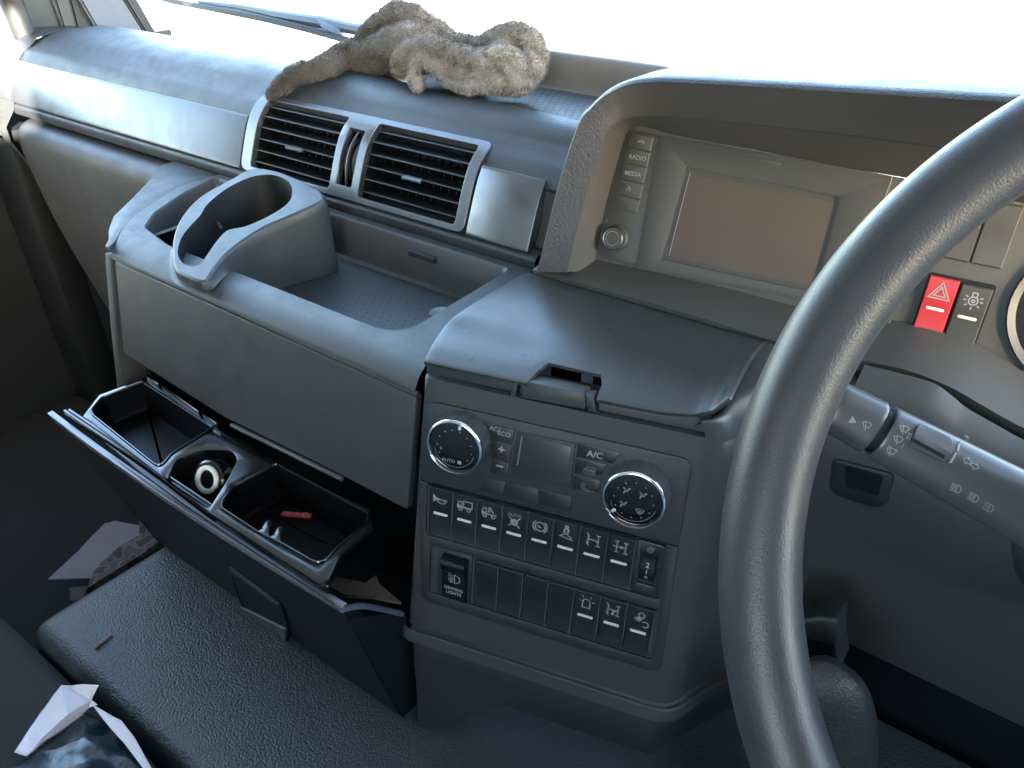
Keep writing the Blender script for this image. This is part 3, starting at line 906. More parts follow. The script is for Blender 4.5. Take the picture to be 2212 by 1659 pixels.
def strokes_obj(name, strokes, polys, w, m, parent, frame, off, scale=1.0, texts=()):
    bm = bm_new()
    if strokes: add_strokes(bm, [[(x * scale, y * scale) for x, y in s] for s in strokes], w)
    for p in polys: add_poly(bm, [(x * scale, y * scale) for x, y in p])
    for t in texts: add_text(bm, *t)
    bm.normal_update()
    for f in bm.faces:
        if f.normal.z < 0: f.normal_flip()
    o = link(name, bm, m, parent, smooth=0)
    if frame is not None: o.matrix_world = frame.moved(0, 0, off).M
    return o

def C(x, y, r, n=20): return arc(x, y, r, 0, 360, n)
def icon(k):
    S_, P_, T_ = [], [], []
    if k == 'horn':
        P_ += [[(-1, .75), (-.95, -.55), (-.55, -.05), (-.1, .0), (.95, -.02), (.95, .16), (-.1, .18), (-.6, .35)]]
        S_ += [arc(.15, -.18, .52, 0, 360, 20, .28)]
    elif k == 'box truck':
        P_ += [[(-1, -.35), (-1, .1), (-.85, .6), (-.8, .6), (-.8, .1), (-.4, .1), (-.4, .6), (-.3, .6), (-.3, -.35)]]
        S_ += [[(-.85, .58), (-.3, .58)], [(-.15, -.1), (-.15, .75), (1, .75), (1, -.1), (-.15, -.1)], [(-.3, -.22), (1, -.22)], C(-.55, -.45, .22, 14), C(.55, -.45, .22, 14)]
    elif k == 'crane truck':
        P_ += [[(-1, -.35), (-1, .1), (-.85, .6), (-.8, .6), (-.8, .1), (-.4, .1), (-.4, .6), (-.3, .6), (-.3, -.35)]]
        S_ += [[(-.85, .58), (-.3, .58)], [(-.3, -.18), (1, -.18)], C(-.55, -.45, .22, 14), C(.55, -.45, .22, 14), arc(.1, .65, .16, 20, 320, 10), [(-.05, .6), (-.1, .1)], [(.1, .55), (.1, .15)], [(.22, .6), (.55, .1)]]
    elif k == 'auto off':
        T_ += [("AUTO", .0046, 0, .0046)]
        S_ += [C(0, -.35, .42, 20), C(0, -.35, .28, 16), [(-.75, -1.0), (.75, .35)], [(-.7, .3), (.7, -1.05)]]
        P_ += [[(-.12, -.45), (.1, -.5), (.14, -.25), (-.08, -.2)]]
    elif k == 'brake disc':
        S_ += [C(0, 0, .62, 26), arc(0, 0, .88, 125, 235, 12), arc(0, 0, .88, -55, 55, 12)]
        P_ += [[(-.35, .15), (-.2, .2), (-.1, 0), (.1, .05), (.15, -.1), (-.02, -.22), (-.2, -.1), (-.38, 0)]]
    elif k == 'slope':
        P_ += [[(-.25, 1.15), (.25, 1.15), (.25, .6), (-.25, .6)]]
        S_ += [[(-.4, .5), (-.15, .55), (-.35, .15), (-.1, .2)], [(.05, .5), (.3, .55), (.1, .15), (.35, .2)], [(-.75, -.5), (-.15, -.02), (.1, -.05), (.3, -.3), (.45, -.3), (.75, -.75), (-.75, -.5)]]
    elif k in ('axle one', 'axle two', 'axle three'):
        if k == 'axle two':
            S_ += [[(-.45, .85), (-.45, -.65)], [(-.7, .85), (-.2, .85)], [(-.7, -.65), (-.2, -.65)]]
        else:
            S_ += [[(-.6, .7), (-.6, -.55)], [(-.78, .95), (-.45, .45)], [(-.85, -.35), (-.45, -.85)]]
        S_ += [[(-.9 if k == 'axle two' else -.6, .1), (.6, .1)], [(.6, .8), (.6, -.65)], [(.32, .8), (.88, .8)], [(.32, -.65), (.88, -.65)]]
        P_ += [C(*((.55, -.02) if k == 'axle one' else (.1, .1) if k == 'axle two' else (0, -.5)), .2, 12)[:-1]]
        if k == 'axle three': S_ += [[(0, .1), (0, -.5)], [(0, -.3), (.4, .1)]]
    elif k == 'seat heater':
        S_ += [[(-.9, .2), (-.6, -.7), (.4, -.7), (.9, .9)], [(-.6, .2), (-.4, -.3), (.2, -.3), (.45, .6)], [(-.3, .0), (-.25, .7)], [(0, .0), (.05, .7)]]
    elif k == 'beacon':
        S_ += [[(-.45, -.75), (-.45, .1)] + arc(0, .1, .45, 180, 0, 8) + [(.45, -.75), (-.45, -.75)], [(-1, .3), (-.7, .2)], [(1, .3), (.7, .2)], [(-.55, 1), (-.4, .75)], [(.55, 1), (.4, .75)]]
    elif k == 'work lamp':
        S_ += [C(.15, .5, .36, 16), [(-.1, .2), (-.75, -.15)], [(0, .1), (-.55, -.35)], [(.1, .05), (-.3, -.45)], [(.25, .05), (-.05, -.5)], arc(.7, -.75, .4, 140, -130, 14)]
    elif k == 'driving':
        S_ += [[(.05, -.75), (.05, .75)] + arc(.05, 0, .85, 90, -90, 12, .75), [(-.2, .6), (-.9, 1.0)], [(-.2, .25), (-1, .45)], [(-.2, -.1), (-1, -.1)], [(-.2, -.4), (-.95, -.45)], [(-.2, -.65), (-.8, -.75)]]
    elif k == 'hazard':
        S_ += [[(-1, -.8), (1, -.8), (0, .95), (-1, -.8)], [(-.55, -.52), (.55, -.52), (0, .45), (-.55, -.52)]]
    elif k == 'lamp':
        S_ += [C(0, -.1, .42, 18), [(-.22, .3), (-.22, .75), (.22, .75), (.22, .3)], C(0, -.1, .15, 8)] + [[(.62 * cos(a), -.1 + .62 * sin(a)), (.92 * cos(a), -.1 + .92 * sin(a))] for a in [radians(x) for x in (0, -40, -90, -140, 180, 150, 30)]]
    elif k == 'wiper':
        S_ += [[(-.9, .45)] + arc(0, -.9, 1.6, 122, 58, 8) + [(.9, .45), (.45, -.45)] + arc(0, -.9, .62, 45, 135, 6) + [(-.45, -.45), (-.9, .45)], [(-.05, -.85), (-.35, .6)]]
        P_ += [C(-.05, -.85, .13, 8)[:-1]]
    elif k == 'beam':
        S_ += [[(.1, -.7), (.1, .7)] + arc(.1, 0, .85, 90, -90, 10, .7)] + [[(-.1, .6 - .4 * i), (-1, .6 - .4 * i)] for i in range(4)]
    elif k == 'beam dash':
        S_ += [[(.1, -.7), (.1, .7)] + arc(.1, 0, .85, 90, -90, 10, .7)] + [[(-.1 - .32 * j, .6 - .4 * i), (-.28 - .32 * j, .6 - .4 * i)] for i in range(4) for j in range(3)]
    elif k == 'arrows':
        S_ += [[(-.1, .3), (-.8, .3), (-.8, .6), (-1.5, 0), (-.8, -.6), (-.8, -.3), (-.1, -.3), (-.1, .3)], [(.1, .3), (.8, .3), (.8, .6), (1.5, 0), (.8, -.6), (.8, -.3), (.1, -.3), (.1, .3)]]
    elif k == 'person':
        S_ += [C(.55, .75, .2, 10), [(.4, .5), (.2, -.1), (-.35, -.1), (-.6, -.75), (-.8, -.7), (-.5, .1), (-.1, .15), (.2, .6)]]
        P_ += [[(-.9, .9), (-.55, .6), (-.4, .75), (-.35, .3), (-.8, .4), (-.7, .5), (-1.05, .75)]]
    elif k == 'defrost':
        S_ += [[(-1, .45)] + arc(0, -1.1, 1.85, 118, 62, 8) + [(1, .45), (.5, -.4), (-.5, -.4), (-1, .45)], [(-.3, .3), (-.3, -.75)], [(0, .3), (0, -.8)], [(.3, .3), (.3, -.75)]]
    elif k == 'window heat':
        S_ += [[(-1, -.6), (-1, .1), (-.4, .75), (1, .75), (1, -.6), (-1, -.6)], [(-1, .05), (1, .05)], [(-.5, .45), (-.5, -.35)], [(-.1, .5), (-.1, -.35)], [(.3, .5), (.3, -.35)], [(.65, .5), (.65, -.35)]]
    elif k == 'recirc':
        S_ += [arc(0, .2, 1.0, 130, 290, 14, .7) + [(1, -.35)], arc(.1, .25, .75, 130, 280, 12, .5)]
    elif k == 'phone':
        P_ += [arc(0, -.5, 1.05, 150, 30, 12, .85) + [(.9, -.15), (.5, -.3), (.45, .0)] + arc(0, -.5, .6, 60, 120, 5, .6) + [(-.45, .0), (-.5, -.3), (-.9, -.15)]]
    elif k == 'house':
        P_ += [[(-.8, -.1), (0, .9), (.8, -.1), (.6, -.8), (.35, -.8), (.3, .05), (0, .3), (-.3, .05), (-.35, -.8), (-.6, -.8)]]
    return S_, P_, T_

def rocker(name, s, t, w, h, ic, label, group, m=M['key'], frame=CON, upper=.46, isc=.0072, lens=True, base=-.002, tilt=1.0, inkm=None):
    """a rocker switch: two-slope cap pivoting at the middle, printed symbol, light bar"""
    fr = frame.moved(s, t, base)
    th = thing(name, label, 'switch', fr, group)
    bm = bm_new()
    hw = w / 2 - .0004; ht = h / 2 - .0005; zt, zm, zb = .0055, .0030 + .0008, .0048
    ym = h * (.5 - upper) - .001
    prof = [(-ht, -.004), (-ht, zb - .001), (-ht + .001, zb), (ym - .001, zm - .0002), (ym + .0006, zm + .0006), (ht - .001, zt), (ht, zt - .001), (ht, -.004)]
    rows = []
    for x, dz in ((-hw, -.0009), (-hw + .0007, 0), (hw - .0007, 0), (hw, -.0009)):
        rows.append([(x, y, z + (dz if z > 0 else 0)) for y, z in prof])
    V = add_grid(bm, rows); bm.faces.new(V[0]); bm.faces.new(V[-1][::-1])
    bmesh.ops.recalc_face_normals(bm, faces=bm.faces)
    cap = link('rocker_cap', bm, m, th, smooth=30)
    def surf(y):
        for (a, b), (c, d) in zip(prof[1:], prof[2:]):
            if a <= y <= c and c > a: return b + (d - b) * (y - a) / (c - a)
        return zt
    if ic:
        Sx, Px, Tx = icon(ic); yc = (ym + ht) / 2 + .0008
        bm = bm_new()
        add_strokes(bm, [[(x * isc, y * isc + yc) for x, y in st] for st in Sx], .0010)
        for p in Px: add_poly(bm, [(x * isc, y * isc + yc) for x, y in p])
        for tx in Tx: add_text(bm, tx[0], tx[1], tx[2], tx[3] + yc)
        bm.normal_update()
        for f in bm.faces:
            if f.normal.z < 0: f.normal_flip()
        for v in bm.verts: v.co.z = surf(v.co.y) + .00025
        link('printed_symbol', bm, inkm or M['ink'], th, smooth=0)
    if lens:
        bm = plate([rect(0, ym - .0026, w * .60, .0024, .0011, 4)], .0047, .003, .0004, 1)
        link('light_bar', bm, M['bar'], th)
    return th

G1 = "rocker switches on the centre console"
lab1 = [('horn', "black rocker switch with a white horn symbol, leftmost of the upper row"), ('box truck', "black rocker switch with a box truck symbol, right of the horn switch"),
        ('crane truck', "black rocker switch with a truck and hook symbol on a flat bed"), ('auto off', "black rocker switch reading AUTO over a crossed-out circle"),
        ('brake disc', "black rocker switch with a circle between two brackets"), ('slope', "black rocker switch with a square over wavy lines and a small hill"),
        ('axle one', "black rocker switch with an axle symbol whose dot is on the rear axle"), ('axle two', "black rocker switch with an H-shaped double axle symbol and dot in the middle")]
for (ic, lb), s in zip(lab1, SW1):
    s2 = -96.2 + (67.7 + 96.2) / 7 * SW1.index(s)
    rocker('rocker_switch', s2 / 1000 - .0005, -.0302, .0232, .0505, ic, lb, G1)
lab2 = [None, None, None, None, ('beacon', "black rocker switch with a beacon lamp symbol and rays"), ('axle three', "black rocker switch with an axle symbol whose dot hangs below the shaft"),
        ('work lamp', "black rocker switch with a work lamp symbol, rightmost of the lower row")]
for i, lb in enumerate(lab2):
    s = (-.0492 + .0236 * i)
    if lb is None:
        bl_ = ["blank black switch cover just right of the DRIVING LIGHTS switch", "blank black switch cover, second to the right of the DRIVING LIGHTS switch", "blank black switch cover, third to the right of the DRIVING LIGHTS switch", "blank black switch cover just left of the beacon lamp switch"][i]
        th = rocker('blank_switch_cover', s + .0010, -.0943, .0232, .0505, None, bl_, "blank covers in the lower switch row", lens=False)
        th['category'] = 'switch cover'
    else: rocker('rocker_switch', s - .0002, -.0943, .0232, .0505, lb[0], lb[1], G1)
# thin raised pillars between the keys, part of the bezel
bm = bm_new()
for i in range(9):
    x = (-96.2 + 23.41 * i - 12.2) / 1000
    add_box(bm, x - .0005, x + .0005, -.0555, -.0055, -.004, .0034, .0002, 1)
for i in range(8):
    x = -.0492 + .0236 * i - .0122
    add_box(bm, x - .0005, x + .0005, -.1195, -.0690, -.004, .0034, .0002, 1)
o = link('key_divider', bm, M['stalk'], bez); o.matrix_world = CON.M; o['kind'] = 'stuff'

# driving lights switch: larger aftermarket rocker
fr = CON.moved(-.0790, -.0945, -.002)
th = thing('driving_lights_switch', "taller glossy rocker switch reading DRIVING LIGHTS at the left of the lower row", 'switch', fr)
bm = bm_new(); add_box(bm, -.0190, .0155, -.027, .027, -.004, .0040, .0012)
link('switch_housing', bm, M['bezel'], th)
bm = bm_new()
prof = [(-.0255, -.003), (-.0255, .0055), (-.0245, .0070), (.004, .0085), (.010, .0115), (.0185, .0150), (.0215, .0140), (.0232, .0100), (.0235, -.003)]
rows = [[(x, y, z + (dz if z > 0 else 0)) for y, z in prof] for x, dz in ((-.0125, -.0012), (-.0116, 0), (.0116, 0), (.0125, -.0012))]
V = add_grid(bm, rows); bm.faces.new(V[0]); bm.faces.new(V[-1][::-1]); bmesh.ops.recalc_face_normals(bm, faces=bm.faces)
link('rocker_cap', bm, M['gloss'], th, smooth=40)
def dsurf(y): 
    for (a, b), (c, d) in zip(prof[2:], prof[3:]):
        if a <= y <= c: return b + (d - b) * (y - a) / (c - a)
    return .007
bm = bm_new()
Sx, Px, Tx = icon('driving')
add_strokes(bm, [[(x * .0062 + .0005, y * .0062 + .0005) for x, y in st] for st in Sx], .0010)
add_text(bm, "DRIVING", .0048, 0, -.0115, 0, 0, .0001)
add_text(bm, "LIGHTS", .0048, 0, -.0165, 0, 0, .0001)
bm.normal_update()
for f in bm.faces:
    if f.normal.z < 0: f.normal_flip()
for v in bm.verts: v.co.z = dsurf(v.co.y) + .0003
link('printed_symbol', bm, M['ink'], th, smooth=0)
bm = bm_new()
for i in range(7): add_poly(bm, [(-.009 + i * .003 + .0004 * cos(k * pi / 2), .0085 + .0004 * sin(k * pi / 2)) for k in range(4)], dsurf(.0085) + .0003)
link('raised_dots', bm, M['inkdim'], th, smooth=0)

# seat heater thumbwheel
fr = CON.moved(.0915, -.0300, -.002)
th = thing('thumbwheel_switch', "black thumbwheel switch numbered 2 1 0 under a seat heater symbol", 'switch', fr)
bm = plate([rect(0, 0, .0232, .0515, .003), rect(.0, -.001, .0135, .029, .001)], .0050, .009, .0008)
link('switch_housing', bm, M['key'], th)
bm = bm_new(); add_lathe(bm, [(.0001, -.0064), (.0160, -.0064), (.0166, -.0058), (.0166, .0058), (.0160, .0064), (.0001, .0064)], 72, M=T(0, -.001, -.0085) @ Matrix.Rotation(pi / 2, 4, 'Y'))
for f in bm.faces: pass
w_ = link('thumb_roller', bm, M['deep'], th, smooth=20)
bm = bm_new()
for tx, dy in (("2", .006), ("1", 0), ("0", -.006)):
    b3 = bm_new(); add_text(b3, tx, .0058, .0, dy, 0, 0, .0001)
    for v in b3.verts: v.co.z = -.0085 + sqrt(max(0, .0169 ** 2 - v.co.y ** 2)); v.co.y -= .001
    append(bm, b3)
link('printed_numbers', bm, M['ink'], th, smooth=0)
Sx, Px, Tx = icon('seat heater')
bm = bm_new(); add_strokes(bm, [[(x * .0036, y * .0036 + .0195) for x, y in st] for st in Sx], .0006, .0053)
link('printed_symbol', bm, M['inkdim'], th, smooth=0)
bm = bm_new(); add_poly(bm, [(.0006 * cos(k), -.0205 + .0006 * sin(k)) for k in range(6)], .0053); link('white_dot', bm, M['ink'], th, smooth=0)

# ------------------------------------------------------------------ climate unit details
def knob(px, label, marks, r=.0258):
    q = CON.l(*px, .0225)
    fr = CON.moved(q[0], q[1], .0020)
    k = thing('rotary_knob', label, 'knob', fr, "rotary knobs of the climate control")
    bm = bm_new(); n = 96; rows = []
    for z, rr, g in ((.0, r * 1.00, 0), (.0015, r * 1.0, 1), (.0165, r * .975, 1), (.0178, r * .97, 0)):
        rows.append([((rr - g * .0007 * (1 if (a % 4) == 0 else 0)) * cos(2 * pi * a / n), (rr - g * .0007 * (1 if (a % 4) == 0 else 0)) * sin(2 * pi * a / n), z) for a in range(n)])
    V = add_grid(bm, rows, close_u=True); bm.faces.new(V[-1]); bmesh.ops.recalc_face_normals(bm, faces=bm.faces)
    link('knob_body', bm, M['stalk'], k, smooth=25)
    bm = bm_new(); add_lathe(bm, [(r * .80, .0172), (r * .97, .0172), (r * .985, .0185), (r * .975, .0200), (r * .945, .0212), (r * .90, .0212), (r * .875, .0200), (r * .86, .0186)], 72)
    link('chrome_ring', bm, M['chrome'], k, smooth=60)
    bm = bm_new(); add_lathe(bm, [(.0001, .0190), (r * .80, .0190), (r * .862, .0186), (r * .862, .017)], 64)
    link('dial_face', bm, M['gloss'], k, smooth=30)
    bm = bm_new(); bm2 = bm_new()
    for a in marks['dots']:
        add_poly(bm, [(r * .60 * cos(radians(a)) + .00055 * cos(j), r * .60 * sin(radians(a)) + .00055 * sin(j)) for j in range(6)], .01925)
    add_strokes(bm2, [arc(0, 0, r * .71, 195, 345, 30)], .0004, .01922)
    for tx in marks.get('text', []): add_text(bm, tx[0], tx[1], tx[2], tx[3], .01925)
    for ic, x, y, sc in marks.get('icons', []):
        Sx, Px, Tx = icon(ic); add_strokes(bm, [[(a * sc + x, b * sc + y) for a, b in st] for st in Sx], .0004, .01925)
        for p in Px: add_poly(bm, [(a * sc + x, b * sc + y) for a, b in p], .01925)
    bm.normal_update()
    for f in bm.faces:
        if f.normal.z < 0: f.normal_flip()
    link('printed_marks', bm, M['ink'], k, smooth=0)
    link('dial_groove', bm2, M['inkdim'], k, smooth=0)
    a = radians(marks['ptr'])
    bm = plate([rect(0, 0, .0024, .0040, .0008)], .0196, .001, .0003); bm.transform(Matrix.Rotation(a - pi / 2, 4, 'Z') @ T(0, r * .75, 0))
    link('pointer', bm, M['bar'], k)
    return k
knob((980, 968), "left chrome-ringed rotary knob marked AUTO and 0 with a fan", dict(dots=[100 - 0, 125, 152, 182, 210, 73, 45, 18, -10, -38],
     text=[("AUTO", .0044, -.0050, -.0135), ("0", .0040, -.0120, -.0035)], icons=[], ptr=78))
# fan symbol
q = CON.l(980, 968, .0225); fk = [o for o in bpy.data.objects if o.name.startswith('rotary_knob')][0]
bm = bm_new()
for a in (45, 135, 225, 315): add_poly(bm, [(.0052 + .0011 * cos(radians(a)) + .0010 * cos(j * 1.05), -.0130 + .0011 * sin(radians(a)) + .0010 * sin(j * 1.05)) for j in range(6)], .01925 + a * 1e-7)
link('fan_mark', bm, M['ink'], fk, smooth=0)
knob((1368, 1083), "right chrome-ringed rotary knob marked with seated figures and a windscreen", dict(dots=[90, 120, 150, 180, 210, 240, 270, 300, 330, 0, 30, 60][0:12],
     icons=[('person', -.0062, .0068, .0032), ('person', .0068, .0058, .0032), ('person', -.0072, -.0058, .0032), ('defrost', .0060, -.0085, .0032)], ptr=222))
# flat keys
def key(pts, label=None, r=.0012, z=.0032, m=M['key'], name='flat_key'):
    return con_plate(name, [round_poly(CON.ls(pts, .0025), r, 3)], z, .004, m, clim, .0005, 2)
key([(1040, 910), (1112, 928), (1107, 959), (1057, 948)]); key([(1059, 951), (1107, 962), (1102, 997), (1062, 987)]); key([(1062, 990), (1101, 1000), (1097, 1028), (1058, 1020)])
key([(1248, 955), (1342, 978), (1325, 1001), (1245, 985)]); key([(1244, 988), (1312, 1003), (1300, 1026), (1241, 1022)]); key([(1240, 1025), (1298, 1038), (1293, 1062), (1236, 1055)])
key([(1098, 1043), (1165, 1056), (1160, 1088), (1094, 1074)]); key([(1169, 1057), (1236, 1073), (1232, 1104), (1164, 1089)]); key([(1046, 1031), (1093, 1041), (1088, 1072), (1035, 1058)])
key([(1117, 931), (1243, 957), (1233, 1050), (1103, 1025)], name='display_frame', z=.0036, m=M['bezel'])
con_plate('display', [round_poly(CON.ls([(1129, 941), (1236, 966), (1226, 1029), (1119, 1004)], .0036), .001, 3)], .0040, .003, M['lcd'], clim, .0003)
a = CON.l(1128, 941, .0036); b_ = CON.l(1118, 1004, .0036)
bm = bm_new(); add_strokes(bm, [[a, b_]], .0010, .0042); o = link('display_edge', bm, M['inkdim'], clim, smooth=0); o.matrix_world = CON.M
bm = bm_new()
def ctext(bm, t, size, px, bold=.00008, frame=CON, off=.0034): 
    q = frame.l(*px, off); add_text(bm, t, size, q[0], q[1], off, 0, bold)
ctext(bm, "AC/", .0058, (1069, 927)); ctext(bm, "ECO", .0058, (1089, 938)); ctext(bm, "+", .0110, (1083, 972), .0003)
ctext(bm, "A/C", .0078, (1285, 983), .0002)
q = CON.l(1079, 1007, .0034); add_strokes(bm, [[(q[0] - .0033, q[1]), (q[0] + .0033, q[1])]], .0014, .0034)
o = link('printed_marks', bm, M['ink'], clim, smooth=0); o.matrix_world = CON.M
for ic, px, sc in (('window heat', (1273, 1017), .0044), ('recirc', (1269, 1055), .0052)):
    bm = bm_new(); q = CON.l(*px, .0034); Sx, Px, Tx = icon(ic); add_strokes(bm, [[(x * sc + q[0], y * sc + q[1]) for x, y in st] for st in Sx], .0005, .0034)
    o = link('printed_symbol', bm, M['inkdim'], clim, smooth=0); o.matrix_world = CON.M

# ================================================================== INSTRUMENT BINNACLE
INS = Fr(ony(1300, 625, .63), nrm(4, 17))
binn = thing('instrument_binnacle', "large hooded instrument binnacle with grained vinyl surround on the right", 'binnacle', INS)
Apx = [(1157, 585), (1166, 553), (1203, 400), (1246, 267), (1273, 230), (1306, 200), (1353, 178), (1406, 171), (1473, 172), (1606, 179), (1843, 193), (2030, 204), (2212, 215), (2420, 236)]
Bpx = [(1226, 588), (1233, 553), (1263, 433), (1293, 333), (1311, 286), (1326, 268), (1345, 257), (1390, 250), (1450, 252), (1590, 264), (1843, 292), (2030, 316), (2212, 342), (2420, 375)]
Cpx = [(1280, 592), (1286, 560), (1310, 440), (1340, 330), (1352, 292), (1362, 277), (1376, 271), (1400, 275), (1450, 290), (1590, 316), (1830, 362), (2010, 395), (2212, 440), (2420, 486)]
AY = [.585, .582, .580, .580, .580, .580, .580, .580, .580, .580, .580, .58, .58, .58]
BY = [.590, .588, .587, .587, .589, .595, .605, .617, .622, .625, .628, .63, .63, .63]
A_ = [ony(u, v, y) for (u, v), y in zip(Apx, AY)]
B_ = [ony(u, v, y) for (u, v), y in zip(Bpx, BY)]
C_ = [INS.hit(u, v, .001) for u, v in Cpx]
As, Bs, Cs = catmull(A_, 6), catmull(B_, 6), catmull(C_, 6)
def outn(arr, k):      # outward direction of the rim in its own plane
    a = arr[max(0, k - 1)]; b = arr[min(len(arr) - 1, k + 1)]; d = b - a; d /= np.linalg.norm(d)
    return np.array([-d[2], 0, d[0]])
R1, R2, R3, R4, R5 = [], [], [], [], []
for k in range(len(As)):
    o_ = outn(As, k)
    R1.append(As[k] + o_ * -.0022 + np.array([0, .0, 0]))
    R2.append(As[k] + np.array([0, .0025, 0]))
    R3.append(As[k] + o_ * .0012 + np.array([0, .009, 0]))
    R4.append(As[k] + o_ * .004 + np.array([0, .05, -.004]))
    R5.append(As[k] + o_ * .005 + np.array([0, .26, -.055]))
bm = bm_new(); add_grid(bm, [R5, R4, R3, R2, R1]); bmesh.ops.recalc_face_normals(bm, faces=bm.faces)
link('hood_shell', bm, M['pad'], binn, world=True, smooth=60)
kb = 5 * 6 + 2
bm = bm_new(); add_grid(bm, [[a * (1 - u) + b * u for a, b in zip(R1, Bs)] for u in (0, .33, .66, 1)])
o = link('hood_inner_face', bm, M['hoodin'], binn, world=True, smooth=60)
o.data.materials.append(M['hood'])
kk = 5 * 6
for p in o.data.polygons:
    if (p.index % (len(As) - 1)) < kk: p.material_index = 1
Bi = [b + (c - b) * .06 + np.array([0, .003, 0]) for b, c in zip(Bs, Cs)]
bm = bm_new(); add_grid(bm, [[a * (1 - u) + b * u for a, b in zip(Bi, Cs)] for u in (0, .5, 1)])
add_grid(bm, [Bs, Bi])
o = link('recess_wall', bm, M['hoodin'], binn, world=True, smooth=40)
# face of the instrument panel
ib = INS.l(1283, 600)[1]
l0 = [INS.l(*p) for p in Cpx]
y_b = INS.l(1500, 657)[1]
face = [(x, y) for x, y in l0] + [(l0[-1][0] + .02, y_b), (l0[0][0], y_b)]
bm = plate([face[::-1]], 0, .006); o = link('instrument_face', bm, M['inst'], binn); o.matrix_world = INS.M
# ledge below, with its thin front edge
bm = bm_new()
e0 = [ony(u, v, .588) for u, v in [(1150, 583), (1290, 622), (1500, 682), (1690, 742), (1860, 778), (1960, 800), (2050, 835), (2130, 880), (2212, 925), (2400, 1010)]]
e0s = catmull(e0, 5)
rows = [[], [], [], []]
for p in e0s:
    rows[0].append(p + np.array([0, .08, .006])); rows[1].append(p + np.array([0, .002, .0005])); rows[2].append(p); rows[3].append(p + np.array([0, .004, -.012]))
add_grid(bm, rows); bmesh.ops.recalc_face_normals(bm, faces=bm.faces)
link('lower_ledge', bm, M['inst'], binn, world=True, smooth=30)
# gauge surround at the right
gc = INS.l(2395, 690)
gr = abs(gc[0] - INS.l(2160, 700)[0])
bm = bm_new()
ring = [(gc[0] + gr * cos(a), gc[1] + gr * .95 * sin(a)) for a in [2 * pi * k / 64 for k in range(64)]]
ri = [(gc[0] + gr * .90 * cos(a), gc[1] + gr * .85 * sin(a)) for a in [2 * pi * k / 64 for k in range(64)]]
add_grid(bm, [[INS.w(x, y, 0) for x, y in ring], [INS.w(x, y, .004) for x, y in ring], [INS.w(x * .985 + gc[0] * .015, y * .985 + gc[1] * .015, .005) for x, y in ring], [INS.w(x, y, -.004 + .006) for x, y in ri], [INS.w(x, y, .0008) for x, y in ri]], close_u=True)
bmesh.ops.recalc_face_normals(bm, faces=bm.faces)
link('gauge_surround', bm, M['dark'], binn, world=True, smooth=50)
bm = bm_new(); add_poly(bm, ri, .0012); o = link('gauge_dial', bm, M['deep'], binn, smooth=0); o.matrix_world = INS.M

# ------------------------------------------------------------------ radio
radio = thing('radio', "black radio and media unit with a blank brown screen and side keys", 'radio', INS.moved(.06, .06, 0))
def ip(name, pts, z, dep, m, par=radio, r=.002, bev=.0005, holes=()):
    return con_plate(name, [round_poly(INS.ls(pts, z), r, 4)] + [round_poly(INS.ls(h, z), .001, 3) for h in holes], z, dep, m, par, bev, 2, INS)
ip('control_strip', [(1360, 280), (1424, 293), (1378, 574), (1300, 556), (1291, 540), (1300, 492)], .0030, .006, M['instkey'], r=.003)
scr = [(1490, 374), (1803, 437), (1753, 618), (1445, 553)]
ip('fascia', [(1424, 293), (1927, 380), (1868, 672), (1372, 577)], .0040, .007, M['inst'], r=.002, holes=[[(1484, 360), (1815, 425), (1760, 632), (1428, 560)]])
ip('screen_frame', [(1478, 352), (1820, 420), (1766, 640), (1420, 566)], -.001 + .0022, .004, M['instkey'], r=.001, bev=0)
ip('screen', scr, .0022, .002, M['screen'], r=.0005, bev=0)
bm = bm_new(); add_strokes(bm, [INS.ls([(1491, 373), (1445, 552)], .0042)], .0008, .0043); o = link('bright_edge', bm, M['ink'], radio, smooth=0); o.matrix_world = INS.M
bm = bm_new(); add_strokes(bm, [INS.ls([(1929, 379), (1905, 447)], .0046)], .0008, .0046); o = link('side_edge', bm, M['ink'], radio, smooth=0); o.matrix_world = INS.M
ip('card_slot', [(1616, 337), (1690, 351), (1687, 360), (1613, 346)], .0046, .002, M['instkey'], r=.0005, bev=.0003)
cuts = [(1413, 296), (1405, 328), (1398, 362), (1390, 397), (1383, 431), (1376, 461)]
for i in range(5):
    (u0, v0), (u1, v1) = cuts[i], cuts[i + 1]
    wdt = 50
    o = ip('side_key', [(u0 - wdt, v0 - 10), (u0 - 2, v0 + 1), (u1 - 2, v1 - 1), (u1 - wdt, v1 - 12)], .0048, .004, M['instkey'], r=.0006, bev=.0004)
    bm = bm_new(); a = INS.l(u0 - 1, v0 + 2, .005); b_ = INS.l(u1 - 1, v1 - 2, .005)
    add_strokes(bm, [[a, b_]], .0013, .0049); q_ = link('key_edge', bm, M['inkdim'], radio, smooth=0); q_.matrix_world = INS.M
bm = bm_new()
ctext(bm, "RADIO", .0058, (1377, 341), .00005, INS, .0051); ctext(bm, "MEDIA", .0058, (1367, 376), .00005, INS, .0051)
for ic, px, sc in (('phone', (1385, 307), .0042), ('house', (1358, 408), .0029)):
    q = INS.l(*px, .0051); Sx, Px, Tx = icon(ic)
    for p in Px: add_poly(bm, [(x * sc + q[0], y * sc + q[1]) for x, y in p], .0051)
q = INS.l(1311, 476, .0035); add_strokes(bm, [C(q[0], q[1], .0012, 10)], .0003, .0035)
o = link('printed_marks', bm, M['ink'], radio, smooth=0); o.matrix_world = INS.M
q = INS.l(1323, 515, .016)
kf = INS.moved(q[0], q[1], .003)
kb_ = thing('volume_knob', "small round volume knob with a pale ring at the radio's lower left", 'knob', kf)
bm = bm_new(); add_lathe(bm, [(.0128, 0), (.0128, .004), (.0112, .0055), (.0108, .0125), (.0098, .0132), (.0001, .0132)], 48)
